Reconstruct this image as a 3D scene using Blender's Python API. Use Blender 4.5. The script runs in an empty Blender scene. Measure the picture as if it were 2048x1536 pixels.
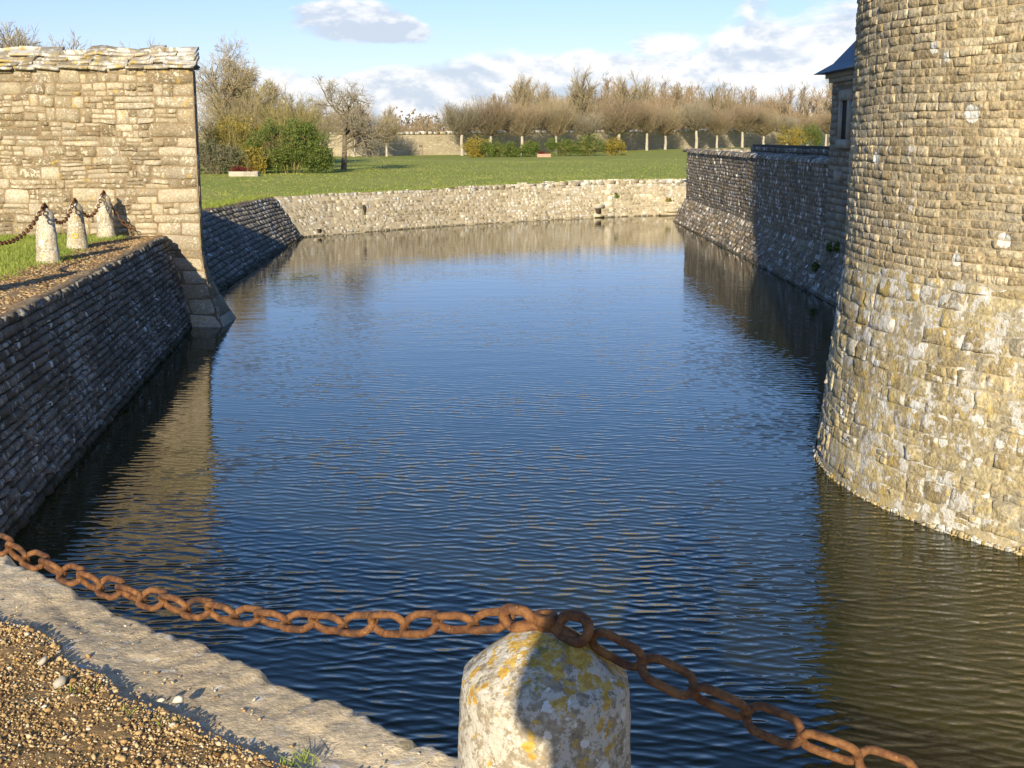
import bpy, bmesh, math, random
import numpy as np
from mathutils import Vector, Matrix, noise as mnoise
from mathutils.geometry import delaunay_2d_cdt

R = math.radians
S = bpy.context.scene
C = S.collection

# ------------------------------------------------------------------ camera, sun, sky, exposure
EYE = 3.6
cd = bpy.data.cameras.new('camera')
cd.sensor_width = 36.0
cd.lens = 2500 / 2048 * 36
cd.clip_end = 3000
cd.clip_start = 0.05
cam = bpy.data.objects.new('camera', cd)
C.objects.link(cam)
cam.location = (0, 0, EYE)
cam.rotation_euler = (R(90 - 11.1556), 0, 0)
S.camera = cam

SUN_AZ, SUN_EL = 8.5, 17.5           # light travels away from the camera, a little to the right
sl = bpy.data.lights.new('sun', 'SUN')
sl.energy = 4.9
sl.angle = R(0.5)
sl.color = (1.0, 0.87, 0.62)
sun = bpy.data.objects.new('sun', sl)
C.objects.link(sun)
d = Vector((math.sin(R(SUN_AZ)) * math.cos(R(SUN_EL)), math.cos(R(SUN_AZ)) * math.cos(R(SUN_EL)), -math.sin(R(SUN_EL))))
sun.rotation_euler = d.to_track_quat('-Z', 'Y').to_euler()
sun.location = (-20, -60, 40)

S.view_settings.view_transform = 'Standard'
S.view_settings.look = 'None'
S.view_settings.gamma = 1.0
S.view_settings.exposure = 0.62
S.render.film_transparent = False


# ------------------------------------------------------------------ node helpers
class NT:
    def __init__(s, tree):
        s.t = tree
        s.n = tree.nodes
        s.l = tree.links

    def new(s, kind, **kw):
        n = s.n.new(kind)
        for k, v in kw.items():
            setattr(n, k, v)
        return n

    def put(s, sock, v):
        if isinstance(v, bpy.types.NodeSocket):
            s.l.new(v, sock)
        elif isinstance(v, (tuple, list)) and len(v) == 3 and sock.type == 'RGBA':
            sock.default_value = (*v, 1)
        else:
            sock.default_value = v

    def math(s, op, a, b=0.0, c=0.0, clamp=False):
        n = s.new('ShaderNodeMath', operation=op, use_clamp=clamp)
        s.put(n.inputs[0], a)
        s.put(n.inputs[1], b)
        s.put(n.inputs[2], c)
        return n.outputs[0]

    def vmul(s, v, sc):
        n = s.new('ShaderNodeMapping')
        s.put(n.inputs['Vector'], v)
        n.inputs['Scale'].default_value = sc
        return n.outputs[0]

    def noise(s, v, scale, detail=3.0, rough=0.5, dist=0.0, col=False):
        n = s.new('ShaderNodeTexNoise')
        s.put(n.inputs['Vector'], v)
        n.inputs['Scale'].default_value = scale
        n.inputs['Detail'].default_value = detail
        n.inputs['Roughness'].default_value = rough
        n.inputs['Distortion'].default_value = dist
        return n.outputs['Color' if col else 'Fac']

    def vor(s, v, scale, rnd=1.0, feature='F1'):
        n = s.new('ShaderNodeTexVoronoi', feature=feature)
        s.put(n.inputs['Vector'], v)
        n.inputs['Scale'].default_value = scale
        n.inputs['Randomness'].default_value = rnd
        return n

    def ss(s, x, a, b, lo=0.0, hi=1.0):
        n = s.new('ShaderNodeMapRange', interpolation_type='SMOOTHSTEP')
        s.put(n.inputs[0], x)
        s.put(n.inputs[1], a)
        s.put(n.inputs[2], b)
        s.put(n.inputs[3], lo)
        s.put(n.inputs[4], hi)
        return n.outputs[0]

    def mix(s, f, a, b, mode='MIX'):
        n = s.new('ShaderNodeMix', data_type='RGBA', blend_type=mode)
        s.put(n.inputs[0], f)
        s.put(n.inputs[6], a)
        s.put(n.inputs[7], b)
        return n.outputs[2]

    def ramp(s, f, stops):
        n = s.new('ShaderNodeValToRGB')
        e = n.color_ramp.elements
        while len(e) < len(stops):
            e.new(0.5)
        for i, (p, c) in enumerate(stops):
            e[i].position = p
            e[i].color = (*c, 1)
        s.put(n.inputs[0], f)
        return n.outputs[0]

    def scale(s, col, f):
        n = s.new('ShaderNodeMix', data_type='RGBA', blend_type='MULTIPLY')
        n.inputs[0].default_value = 1
        s.put(n.inputs[6], col)
        cmb = s.new('ShaderNodeCombineColor')
        for i in range(3):
            s.put(cmb.inputs[i], f)
        s.l.new(cmb.outputs[0], n.inputs[7])
        return n.outputs[2]

    def bump(s, h, dist, strength=1.0, normal=None):
        n = s.new('ShaderNodeBump')
        n.inputs['Strength'].default_value = strength
        n.inputs['Distance'].default_value = dist
        s.put(n.inputs['Height'], h)
        if normal is not None:
            s.l.new(normal, n.inputs['Normal'])
        return n.outputs[0]

    def sep(s, v):
        n = s.new('ShaderNodeSeparateXYZ')
        s.put(n.inputs[0], v)
        return n.outputs

    def comb(s, x, y, z):
        n = s.new('ShaderNodeCombineXYZ')
        s.put(n.inputs[0], x)
        s.put(n.inputs[1], y)
        s.put(n.inputs[2], z)
        return n.outputs[0]

    def attr(s, name):
        return s.new('ShaderNodeAttribute', attribute_name=name).outputs['Fac']


def material(name, rough=0.9, spec=0.25):
    m = bpy.data.materials.new(name)
    m.use_nodes = True
    m.node_tree.nodes.clear()
    t = NT(m.node_tree)
    out = t.new('ShaderNodeOutputMaterial')
    p = t.new('ShaderNodeBsdfPrincipled')
    p.inputs['Roughness'].default_value = rough
    p.inputs['Specular IOR Level'].default_value = spec
    t.l.new(p.outputs[0], out.inputs[0])
    obj = t.new('ShaderNodeTexCoord').outputs['Object']
    return m, t, p, obj


# ------------------------------------------------------------------ world: sky with a bank of cumulus low over the horizon
w = bpy.data.worlds.new('World')
S.world = w
w.use_nodes = True
w.node_tree.nodes.clear()
t = NT(w.node_tree)
wo = t.new('ShaderNodeOutputWorld')
bg = t.new('ShaderNodeBackground')
t.l.new(bg.outputs[0], wo.inputs[0])
sky = t.new('ShaderNodeTexSky', sky_type='NISHITA', sun_disc=False)
sky.sun_elevation = R(SUN_EL)
sky.sun_rotation = R(180 + SUN_AZ)
sky.altitude = 50
sky.air_density = 1.0
sky.dust_density = 0.25
sky.ozone_density = 3.6
dirv = t.new('ShaderNodeTexCoord').outputs['Generated']
sx, sy, sz = t.sep(dirv)
az = t.math('MULTIPLY', t.math('ARCTAN2', sx, sy), 57.2958)
el = t.math('MULTIPLY', t.math('ARCSINE', sz), 57.2958)
cv = t.comb(az, t.math('MULTIPLY', el, 2.0), 3.7)
n1 = t.noise(cv, 0.22, 7, 0.58, 0.3)
cvs = t.comb(t.math('ADD', az, 0.12), t.math('ADD', t.math('MULTIPLY', el, 2.0), 0.9), 3.7)
n2 = t.noise(cvs, 0.22, 5, 0.58, 0.3)
# the bank: thick below about four degrees, thinner to the left, higher to the right
edge = t.math('ADD', t.math('MULTIPLY', az, 0.07), 3.5)
bank = t.ss(t.math('SUBTRACT', el, edge), -1.6, 0.9, 0.58, -0.24)
left = t.ss(az, -14.5, -10.5, -0.30, 0.0)
left = t.math('ADD', left, t.ss(az, 6.0, 12.0, 0.0, 0.05))


def blob(ax, ex, ra, re, amp):
    da = t.math('DIVIDE', t.math('SUBTRACT', az, ax), ra)
    de = t.math('DIVIDE', t.math('SUBTRACT', el, ex), re)
    q = t.math('ADD', t.math('MULTIPLY', da, da), t.math('MULTIPLY', de, de))
    return t.ss(q, 0.0, 1.3, amp, 0.0)


def add(*a):
    r = a[0]
    for x in a[1:]:
        r = t.math('ADD', r, x)
    return r


blobs = add(blob(-7.2, 4.95, 3.3, 1.15, 0.58), blob(-4.9, 4.5, 1.7, .75, .40), blob(-16.0, 4.8, 1.6, 0.75, 0.40), blob(-10.6, 3.3, 2.2, 1.2, 0.22),
            blob(6.6, 4.3, 1.9, 0.8, 0.34), blob(12.5, 4.9, 4.5, 1.8, 0.34), blob(-20.3, 4.5, 1.1, .6, 0.30), blob(-13.0, 4.4, 1.2, .5, 0.28))
dens = add(n1, bank, left, blobs)
mask = t.ss(dens, 0.50, 0.70)
lit = t.math('SUBTRACT', n1, n2)                          # brighter where the cloud thins upwards
shade = t.ss(t.math('ADD', t.math('MULTIPLY', lit, 2.4), t.ss(t.noise(cv, 0.5, 5, .6), .3, .7, -.22, .22)), -0.36, 0.20)
basel = t.math('SUBTRACT', shade, t.math('ADD', blob(-6.8, 4.45, 3.8, 0.62, 0.75), blob(-16.0, 4.5, 2.0, 0.6, 0.3)), clamp=True)
ccol = t.mix(basel, (3.9, 4.45, 5.2), (6.5, 6.45, 6.4))
hz_ = t.ss(el, 4.0, 17.0)
blue = t.mix(1.0, sky.outputs[0], t.mix(hz_, (0.86, 0.79, 1.0), (0.77, 0.92, 1.12)), 'MULTIPLY')
col = t.mix(t.math('MULTIPLY', mask, 0.93), blue, ccol)
t.l.new(col, bg.inputs[0])
bg.inputs[1].default_value = 0.108


# ------------------------------------------------------------------ object helpers
def tagit(o, label, cat, group=None, kind=None):
    if label:
        o['label'] = label
    if cat:
        o['category'] = cat
    if group:
        o['group'] = group
    if kind:
        o['kind'] = kind
    return o


def thing(name, label, cat, loc=(0, 0, 0), group=None, rz=0.0):
    o = bpy.data.objects.new(name, None)
    o.empty_display_size = 0.2
    C.objects.link(o)
    o.location = loc
    o.rotation_euler = (0, 0, rz)
    return tagit(o, label, cat, group)


def mesh_data(name, V, F, mats=(), mi=None, attrs=None, smooth=False):
    """V (n,3); F list of int arrays (k,3) or (k,4)"""
    V = np.asarray(V, float)
    me = bpy.data.meshes.new(name)
    F = [np.asarray(f, int) for f in (F if isinstance(F, list) else [F]) if len(f)]
    nl = sum(f.size for f in F)
    npoly = sum(len(f) for f in F)
    me.vertices.add(len(V))
    me.vertices.foreach_set('co', V.astype(np.float32).ravel())
    me.loops.add(nl)
    me.loops.foreach_set('vertex_index', np.concatenate([f.ravel() for f in F]).astype(np.int32))
    me.polygons.add(npoly)
    st = []
    k = 0
    for f in F:
        st.append(k + np.arange(len(f)) * f.shape[1])
        k += f.size
    me.polygons.foreach_set('loop_start', np.concatenate(st).astype(np.int32))
    for m in mats:
        me.materials.append(m)
    if mi is not None:
        me.polygons.foreach_set('material_index', np.asarray(mi, np.int32))
    if attrs:
        for k_, a in attrs.items():
            at = me.attributes.new(k_, 'FLOAT', 'POINT')
            at.data.foreach_set('value', np.asarray(a, np.float32))
    me.update(calc_edges=True)
    if smooth:
        me.polygons.foreach_set('use_smooth', np.ones(npoly, bool))
    me.validate()
    return me


def part(name, V, F, mats, parent=None, mi=None, attrs=None, smooth=False, off=None):
    """world-space vertices; stored relative to the parent's location (or off)"""
    o3 = np.array(off if off is not None else (parent.location if parent else (0, 0, 0)), float)
    if not isinstance(mats, (list, tuple)):
        mats = [mats]
    me = mesh_data(name, np.asarray(V, float) - o3, F, mats, mi, attrs, smooth)
    o = bpy.data.objects.new(name, me)
    C.objects.link(o)
    if parent:
        o.parent = parent
    elif off is not None:
        o.location = off
    return o


def copy_tree(o, parent=None):
    c = o.copy()
    C.objects.link(c)
    if parent:
        c.parent = parent
    for ch in list(o.children):
        copy_tree(ch, c)
    return c


class MB:
    """gathers pieces into one mesh"""

    def __init__(s):
        s.V = []
        s.T = []
        s.Q = []
        s.n = 0
        s.a = []

    def add(s, V, F, tint=0.5):
        V = np.asarray(V, float)
        F = F if isinstance(F, list) else [F]
        for f in F:
            f = np.asarray(f, int)
            if not len(f):
                continue
            (s.T if f.shape[1] == 3 else s.Q).append(f + s.n)
        s.V.append(V)
        s.n += len(V)
        s.a.append(np.full(len(V), tint) if np.isscalar(tint) else np.asarray(tint))

    def get(s):
        F = []
        if s.Q:
            F.append(np.concatenate(s.Q))
        if s.T:
            F.append(np.concatenate(s.T))
        return np.concatenate(s.V), F, {'tint': np.concatenate(s.a)}

    def build(s, name, mats, parent=None, smooth=False, off=None):
        V, F, A = s.get()
        return part(name, V, F, mats, parent, None, A, smooth, off)


BOXF = np.array([[0, 3, 2, 1], [4, 5, 6, 7], [0, 1, 5, 4], [1, 2, 6, 5], [2, 3, 7, 6], [3, 0, 4, 7]])


def box(x0, x1, y0, y1, z0, z1):
    return np.array([[x0, y0, z0], [x1, y0, z0], [x1, y1, z0], [x0, y1, z0], [x0, y0, z1], [x1, y0, z1], [x1, y1, z1], [x0, y1, z1]], float), BOXF


def lathe(prof, n, cx=0, cy=0, cap=True):
    """prof list of (r,z)"""
    a = np.linspace(0, 2 * np.pi, n, endpoint=False)
    V = np.concatenate([np.c_[cx + r * np.cos(a), cy + r * np.sin(a), np.full(n, z)] for r, z in prof])
    Q = []
    for k in range(len(prof) - 1):
        i = np.arange(n)
        j = (i + 1) % n
        Q.append(np.c_[k * n + i, k * n + j, (k + 1) * n + j, (k + 1) * n + i])
    return V, np.concatenate(Q)


# numpy value noise -----------------------------------------------------------
def _h(ix, iy, iz, seed):
    n = (ix.astype(np.int64) * 73856093) ^ (iy.astype(np.int64) * 19349663) ^ (iz.astype(np.int64) * 83492791) ^ (seed * 2654435761)
    n = (n ^ (n >> 13)) * 1274126177
    n = n ^ (n >> 16)
    return (n & 0xffff) / 65535.0


def vn(p, seed=0):
    p = np.asarray(p, float)
    i = np.floor(p)
    f = p - i
    f = f * f * (3 - 2 * f)
    r = 0
    for dx in (0, 1):
        wx = f[..., 0] if dx else 1 - f[..., 0]
        for dy in (0, 1):
            wy = f[..., 1] if dy else 1 - f[..., 1]
            for dz in (0, 1):
                wz = f[..., 2] if dz else 1 - f[..., 2]
                r = r + wx * wy * wz * _h(i[..., 0] + dx, i[..., 1] + dy, i[..., 2] + dz, seed)
    return r * 2 - 1


def fbm(p, octv=3, seed=0):
    r = 0
    a = 1.0
    p = np.asarray(p, float)
    for k in range(octv):
        r = r + a * vn(p * (2.03 ** k) + 7.1 * k, seed + k)
        a *= 0.5
    return r


def uvn(u, v, s=1.0, seed=0, octv=2):
    return fbm(np.stack([u * s, v * s, np.zeros_like(u) + 0.37], -1), octv, seed)


# ------------------------------------------------------------------ masonry generator
def courses(rng, u0, u1, v0, v1, hr, lr, split=0.0, big=0.0, quoin=None, breaks=()):
    """rows of stones: (u0,u1,v0,v1,heightfactor). hr, lr ranges of course height and stone length."""
    out = []
    v = v0
    row = 0
    while v < v1 - 1e-4:
        h = rng.uniform(*hr)
        if v + h > v1 - hr[0] * 0.5:
            h = v1 - v
        a, b = u0, u1
        if quoin:
            L = quoin[0] if row % 2 else quoin[1]
            L *= rng.uniform(.88, 1.1)
            out.append((u0, u0 + L, v, v + h, 1.0, 1))
            a = u0 + L
        u = a
        while u < b - 1e-4:
            L = rng.uniform(*lr) * (1.0 + (rng.random() < .12) * .7)
            for bk in breaks:
                bb = bk + (0.05 if row % 2 else -0.05)
                if u < bb - 0.02 and u + L > bb - 0.06:
                    L = bb - u
            if u + L > b - lr[0] * 0.6:
                L = b - u
            q = rng.random()
            if q < split:
                k = 2 if (rng.random() < .65 or h < .17) else 3
                cuts = np.cumsum(rng.uniform(.7, 1.3, k))
                cuts = np.r_[0, cuts / cuts[-1]]
                for i in range(k):
                    uu = u
                    m = 1 + (rng.random() < .45)
                    cs = np.r_[0, np.sort(rng.uniform(.3, .7, m - 1)), 1]
                    for j in range(m):
                        out.append((u + L * cs[j], u + L * cs[j + 1], v + h * cuts[i], v + h * cuts[i + 1], 1.0, 0))
            else:
                out.append((u, u + L, v, v + h, 1.0, 0))
            u += L
        v += h
        row += 1
    return np.array(out)


def stones(rects, surf, rng, grid=(6, 5), h=0.02, gap=0.012, wob=0.012, wobs=0.8, tilt=0.3, jit=0.01, rough=0.3, rnd=0.16, seed=1, sink=0.6, hv=0.5, edge=0.07, flat=.2):
    n = len(rects)
    nu, nv = grid

    def par(k):
        if k == 3:
            return np.array([0, .5, 1.])
        inner = np.linspace(edge, 1 - edge, k - 2)
        return np.r_[0, inner, 1]
    pu, pv = np.meshgrid(par(nu), par(nv), indexing='ij')
    a = (2 * pu - 1)[None]
    b = (2 * pv - 1)[None]
    kk = rng.uniform(.3, 1.4, (n, 1, 1)) * rnd
    a2 = a * np.sqrt(np.clip(1 - b * b * kk, 0, 1))
    b2 = b * np.sqrt(np.clip(1 - a * a * kk, 0, 1))
    r = rects
    g = gap * rng.uniform(.5, 1.4, n)
    cu = ((r[:, 0] + r[:, 1]) / 2)[:, None, None]
    cvv = ((r[:, 2] + r[:, 3]) / 2)[:, None, None]
    hu = np.maximum((r[:, 1] - r[:, 0] - g) / 2, .004)[:, None, None]
    hw = np.maximum((r[:, 3] - r[:, 2] - g) / 2, .004)[:, None, None]
    sk = rng.uniform(-1, 1, (n, 1, 1)) * .05
    U = cu + hu * a2
    Vv = cvv + hw * (b2 + sk * a2)
    U = U + jit * uvn(U, Vv, 9.0, seed + 5)
    Vv = Vv + jit * .8 * uvn(U, Vv, 9.0, seed + 6) + wob * uvn(U, Vv * 1.5, wobs, seed + 7)
    border = (np.abs(a) > .999) | (np.abs(b) > .999)
    hs = (h * rng.uniform(1 - hv, 1 + hv, n))[:, None, None]
    ta = rng.uniform(-1, 1, (n, 1, 1)) * tilt * hs
    tb = rng.uniform(-1, 1, (n, 1, 1)) * tilt * hs
    rr = np.maximum(np.abs(a), np.abs(b))
    D = hs * (1 - flat * rr ** 3) + ta * a + tb * b + rough * hs * uvn(U * 1.0, Vv, 14.0, seed + 9)
    D = np.where(border, -sink * h + 0 * D, D)
    P, N = surf(U.ravel(), Vv.ravel())
    V = P + N * D.ravel()[:, None]
    idx = np.arange(nu * nv).reshape(nu, nv)
    q = np.stack([idx[:-1, :-1], idx[1:, :-1], idx[1:, 1:], idx[:-1, 1:]], -1).reshape(-1, 4)
    Q = (q[None] + (np.arange(n) * nu * nv)[:, None, None]).reshape(-1, 4)
    tint = np.repeat(rng.random(n), nu * nv)
    return V, Q, tint


def sheet(surf, us, vs, dep=0.0, noise=0.0, ns=6.0, seed=3):
    uu, vv = np.meshgrid(us, vs, indexing='ij')
    P, N = surf(uu.ravel(), vv.ravel())
    D = dep + noise * uvn(uu.ravel(), vv.ravel(), ns, seed)
    V = P + N * np.asarray(D)[:, None]
    idx = np.arange(len(us) * len(vs)).reshape(len(us), len(vs))
    Q = np.stack([idx[:-1, :-1], idx[1:, :-1], idx[1:, 1:], idx[:-1, 1:]], -1).reshape(-1, 4)
    return V, Q


def wall_part(name, rects, surf, rng, us, vs, mats, parent, mort=0.0, **kw):
    """stones (slot 0) over a mortar sheet (slot 1)"""
    V, Q, ti = stones(rects, surf, rng, **kw)
    V2, Q2 = sheet(surf, us, vs, mort, 0.003)
    mi = np.r_[np.zeros(len(Q), int), np.ones(len(Q2), int)]
    return part(name, np.concatenate([V, V2]), [np.concatenate([Q, Q2 + len(V)])], mats, parent, mi,
                {'tint': np.r_[ti, np.full(len(V2), .5)]}, smooth=False)


def polysurf(foot, top, zt, knee=None, z0=0.0):
    """surface between a foot polyline (z0) and a top polyline (height zt), u = arc length of the top line, v = z.
    The normal points to the right of travel."""
    foot = np.array(foot, float)
    top = np.array(top, float)
    zt = np.broadcast_to(np.asarray(zt, float), (len(top),))
    seg = np.r_[0, np.cumsum(np.hypot(*np.diff(top, axis=0).T))]

    def f(u, v):
        fx = np.interp(u, seg, foot[:, 0])
        fy = np.interp(u, seg, foot[:, 1])
        tx = np.interp(u, seg, top[:, 0])
        ty = np.interp(u, seg, top[:, 1])
        z1 = np.interp(u, seg, zt)
        s = (v - z0) / (z1 - z0)
        if knee is not None:
            kz = knee
            s = np.clip((v - z0) / (kz - z0), -1, 1)
        return np.stack([fx + (tx - fx) * s, fy + (ty - fy) * s, v], -1)

    def surf(u, v):
        P = f(u, v)
        e = 1e-3
        du = f(u + e, v) - f(u - e, v)
        dv = f(u, v + e) - f(u, v - e)
        N = np.cross(du, dv)
        N /= np.maximum(np.linalg.norm(N, axis=1, keepdims=True), 1e-9)
        return P, N
    return surf, seg[-1]


# ------------------------------------------------------------------ materials
def stone_mat(name, ramp, white=0.0, yellow=0.0, dark=0.0, spots=0.0, zlow=None, bump=0.004, stain=0.4, wscale=9.0, wcol=(.62, .60, .56), ycol=(.50, .34, .07), grey=0.0, moss=0.0, spotscale=5.5, bsc=45.0, tide=0.0, con=1.0):
    m, t, p, o = material(name, 0.92, 0.15)
    c = t.ramp(t.attr('tint'), ramp)
    big = t.noise(o, 0.9, 3, .55)
    fine = t.noise(o, 28, 5, .65)
    c = t.scale(c, t.ss(fine, .25, .78, 1 - .34 * con, 1 + .25 * con))
    c = t.scale(c, t.ss(big, .3, .7, 1 - stain * .5, 1 + stain * .3))
    den = 1.0
    if zlow is not None:
        den = t.ss(t.sep(o)[2], zlow[0], zlow[1], 1.0, zlow[2])
    if grey:
        g = t.ss(t.noise(o, 2.6, 5, .65), .5, .62, 0, grey)
        c = t.mix(g, c, (.24, .235, .22))
    if yellow:
        y = t.ss(t.math('ADD', t.noise(o, 5.5, 6, .68), t.math('MULTIPLY', t.noise(o, .8, 2), .35)), .80 - yellow * .2, .85 - yellow * .2)
        y = t.math('MULTIPLY', y, den)
        c = t.mix(t.math('MULTIPLY', y, .78), c, ycol)
    if dark:
        k = t.ss(t.noise(o, 6.3, 6, .7), .66 - dark * .14, .76 - dark * .14)
        c = t.mix(t.math('MULTIPLY', k, .75), c, (.06, .055, .05))
    if moss:
        k = t.ss(t.noise(o, 2.1, 5, .7), .66 - moss * .14, .76 - moss * .14)
        c = t.mix(t.math('MULTIPLY', k, .7), c, (.07, .075, .025))
    if white:
        wn = t.ss(t.math('ADD', t.noise(o, wscale, 7, .7), t.math('MULTIPLY', t.noise(o, 1.1, 2), .3)), .80 - white * .22, .85 - white * .22)
        wn = t.math('MULTIPLY', wn, den)
        c = t.mix(t.math('MULTIPLY', wn, .9), c, wcol)
    if spots:
        dis = t.new('ShaderNodeVectorMath', operation='ADD')
        t.l.new(o, dis.inputs[0])
        nn = t.noise(o, 16, 4, .6, col=True)
        sc = t.new('ShaderNodeVectorMath', operation='SCALE')
        t.l.new(nn, sc.inputs[0])
        sc.inputs['Scale'].default_value = .05
        t.l.new(sc.outputs[0], dis.inputs[1])
        v = t.vor(dis.outputs[0], spotscale)
        rr, gg, bb = t.sep(v.outputs['Color'])
        rad = t.ss(rr, 1 - spots, 1.0, 0.0, .42)
        sp = t.math('LESS_THAN', v.outputs['Distance'], t.math('MULTIPLY', rad, den))
        c = t.mix(t.math('MULTIPLY', sp, .92), c, (.74, .73, .69))
    if tide:
        td = t.ss(t.math('SUBTRACT', t.sep(o)[2], t.math('MULTIPLY', t.noise(o, 1.7, 4, .6), tide * 1.3)), -.03, .03, .75, 0)
        c = t.mix(td, c, (.045, .042, .022))
    t.put(p.inputs['Base Color'], c)
    h = t.math('ADD', t.noise(o, bsc, 5, .65), t.math('MULTIPLY', t.noise(o, bsc * .3, 3, .6), 1.2))
    t.put(p.inputs['Normal'], t.bump(h, bump))
    return m


def plain_mat(name, c1, c2, scale=12.0, rough=.9, bump=0.004, spec=.2, c3=None, bsc=None):
    m, t, p, o = material(name, rough, spec)
    f = t.noise(o, scale, 6, .65)
    c = t.mix(t.ss(f, .3, .7), c1, c2)
    if c3:
        c = t.mix(t.ss(t.noise(o, scale * .27, 5, .7), .52, .66), c, c3)
    t.put(p.inputs['Base Color'], c)
    t.put(p.inputs['Normal'], t.bump(t.noise(o, bsc or scale * 2.2, 5, .65), bump))
    return m


M = {}
M['tower'] = stone_mat('tower_stone', [(0, (.42, .33, .195)), (.3, (.52, .415, .255)), (.65, (.58, .475, .305)), (1, (.66, .555, .375))],
                       white=.10, spots=.04, yellow=.0, grey=.35, bump=.022, spotscale=5.0, bsc=38, con=1.6)
M['tower_mortar'] = plain_mat('tower_mortar', (.44, .325, .19), (.56, .44, .275), 14, bump=.006)
M['base'] = stone_mat('tower_base_stone', [(0, (.38, .30, .165)), (.4, (.49, .395, .225)), (.75, (.57, .465, .26)), (1, (.64, .54, .33))],
                      white=.56, spots=.36, yellow=.46, grey=.5, dark=.10, bump=.020, con=1.4, wscale=6.0, spotscale=6.0, ycol=(.54, .40, .14), bsc=38)
M['base_mortar'] = stone_mat('tower_base_mortar', [(0, (.40, .335, .215)), (1, (.52, .44, .29))], white=.48, spots=.2, yellow=.30, grey=.4, bump=.012, wscale=8, spotscale=7, ycol=(.52, .39, .14), bsc=30)
M['rubble'] = stone_mat('rubble_stone', [(0, (.22, .17, .105)), (.25, (.31, .25, .165)), (.6, (.39, .325, .225)), (1, (.50, .43, .32))],
                        white=.43, spots=.0, yellow=.05, grey=.25, bump=.012, wscale=14.0, wcol=(.56, .50, .40), spotscale=3.0)
M['rubble_mortar'] = plain_mat('rubble_mortar', (.16, .115, .065), (.28, .21, .13), 11)
M['slab'] = stone_mat('coping_slab', [(0, (.30, .25, .17)), (.5, (.42, .36, .26)), (1, (.54, .48, .38))], white=.7, yellow=.36, grey=.5, bump=.008, wscale=5, ycol=(.50, .36, .08))
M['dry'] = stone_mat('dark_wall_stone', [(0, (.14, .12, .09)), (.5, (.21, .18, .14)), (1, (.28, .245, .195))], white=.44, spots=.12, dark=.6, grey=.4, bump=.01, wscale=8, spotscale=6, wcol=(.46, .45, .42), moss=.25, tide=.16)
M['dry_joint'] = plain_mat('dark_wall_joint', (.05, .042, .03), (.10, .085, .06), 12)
M['far'] = stone_mat('far_wall_stone', [(0, (.29, .235, .15)), (.4, (.42, .355, .245)), (.75, (.53, .46, .335)), (1, (.70, .63, .49))], white=.5, grey=.5, dark=.16, bump=.01, wscale=5, bsc=25, tide=.09)
M['far_mortar'] = plain_mat('far_wall_mortar', (.34, .285, .195), (.47, .40, .29), 6)
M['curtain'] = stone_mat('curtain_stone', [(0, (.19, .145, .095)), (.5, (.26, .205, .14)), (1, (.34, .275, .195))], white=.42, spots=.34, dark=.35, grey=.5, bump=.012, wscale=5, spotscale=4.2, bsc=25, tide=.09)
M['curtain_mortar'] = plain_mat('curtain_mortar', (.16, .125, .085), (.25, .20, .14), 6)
M['lodge'] = stone_mat('lodge_stone', [(0, (.24, .195, .13)), (.5, (.31, .26, .18)), (1, (.39, .33, .24))], white=.15, grey=.6, dark=.2, bump=.01, bsc=25)
M['dressed'] = plain_mat('dressed_stone', (.36, .33, .27), (.46, .42, .35), 7, bump=.004, c3=(.28, .26, .22))
M['slate'] = plain_mat('slate', (.030, .042, .075), (.055, .075, .125), 9, rough=.55, spec=.4)
M['dark_gap'] = plain_mat('dark_opening', (.035, .025, .018), (.07, .05, .03), 6)
M['wood'] = plain_mat('weathered_wood', (.20, .14, .08), (.30, .22, .14), 8)
M['iron'] = None


def iron_mat():
    m, t, p, o = material('rusty_iron', .75, .3)
    rnd = t.new('ShaderNodeObjectInfo').outputs['Random']
    oo = t.new('ShaderNodeVectorMath', operation='ADD')
    t.l.new(o, oo.inputs[0])
    t.l.new(t.comb(t.math('MULTIPLY', rnd, 31.0), t.math('MULTIPLY', rnd, 17.0), 0.0), oo.inputs[1])
    o = oo.outputs[0]
    c = t.mix(t.ss(t.noise(o, 38, 5, .65), .33, .68), (.105, .042, .018), (.25, .115, .042))
    c = t.mix(t.ss(t.noise(o, 14, 5, .65), .5, .66, 0, .8), c, (.05, .027, .021))
    c = t.mix(t.ss(t.noise(o, 90, 3, .6), .64, .72, 0, .7), c, (.36, .19, .07))
    t.put(p.inputs['Base Color'], c)
    t.put(p.inputs['Normal'], t.bump(t.noise(o, 220, 4, .7), .0022))
    return m


M['iron'] = iron_mat()


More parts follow.
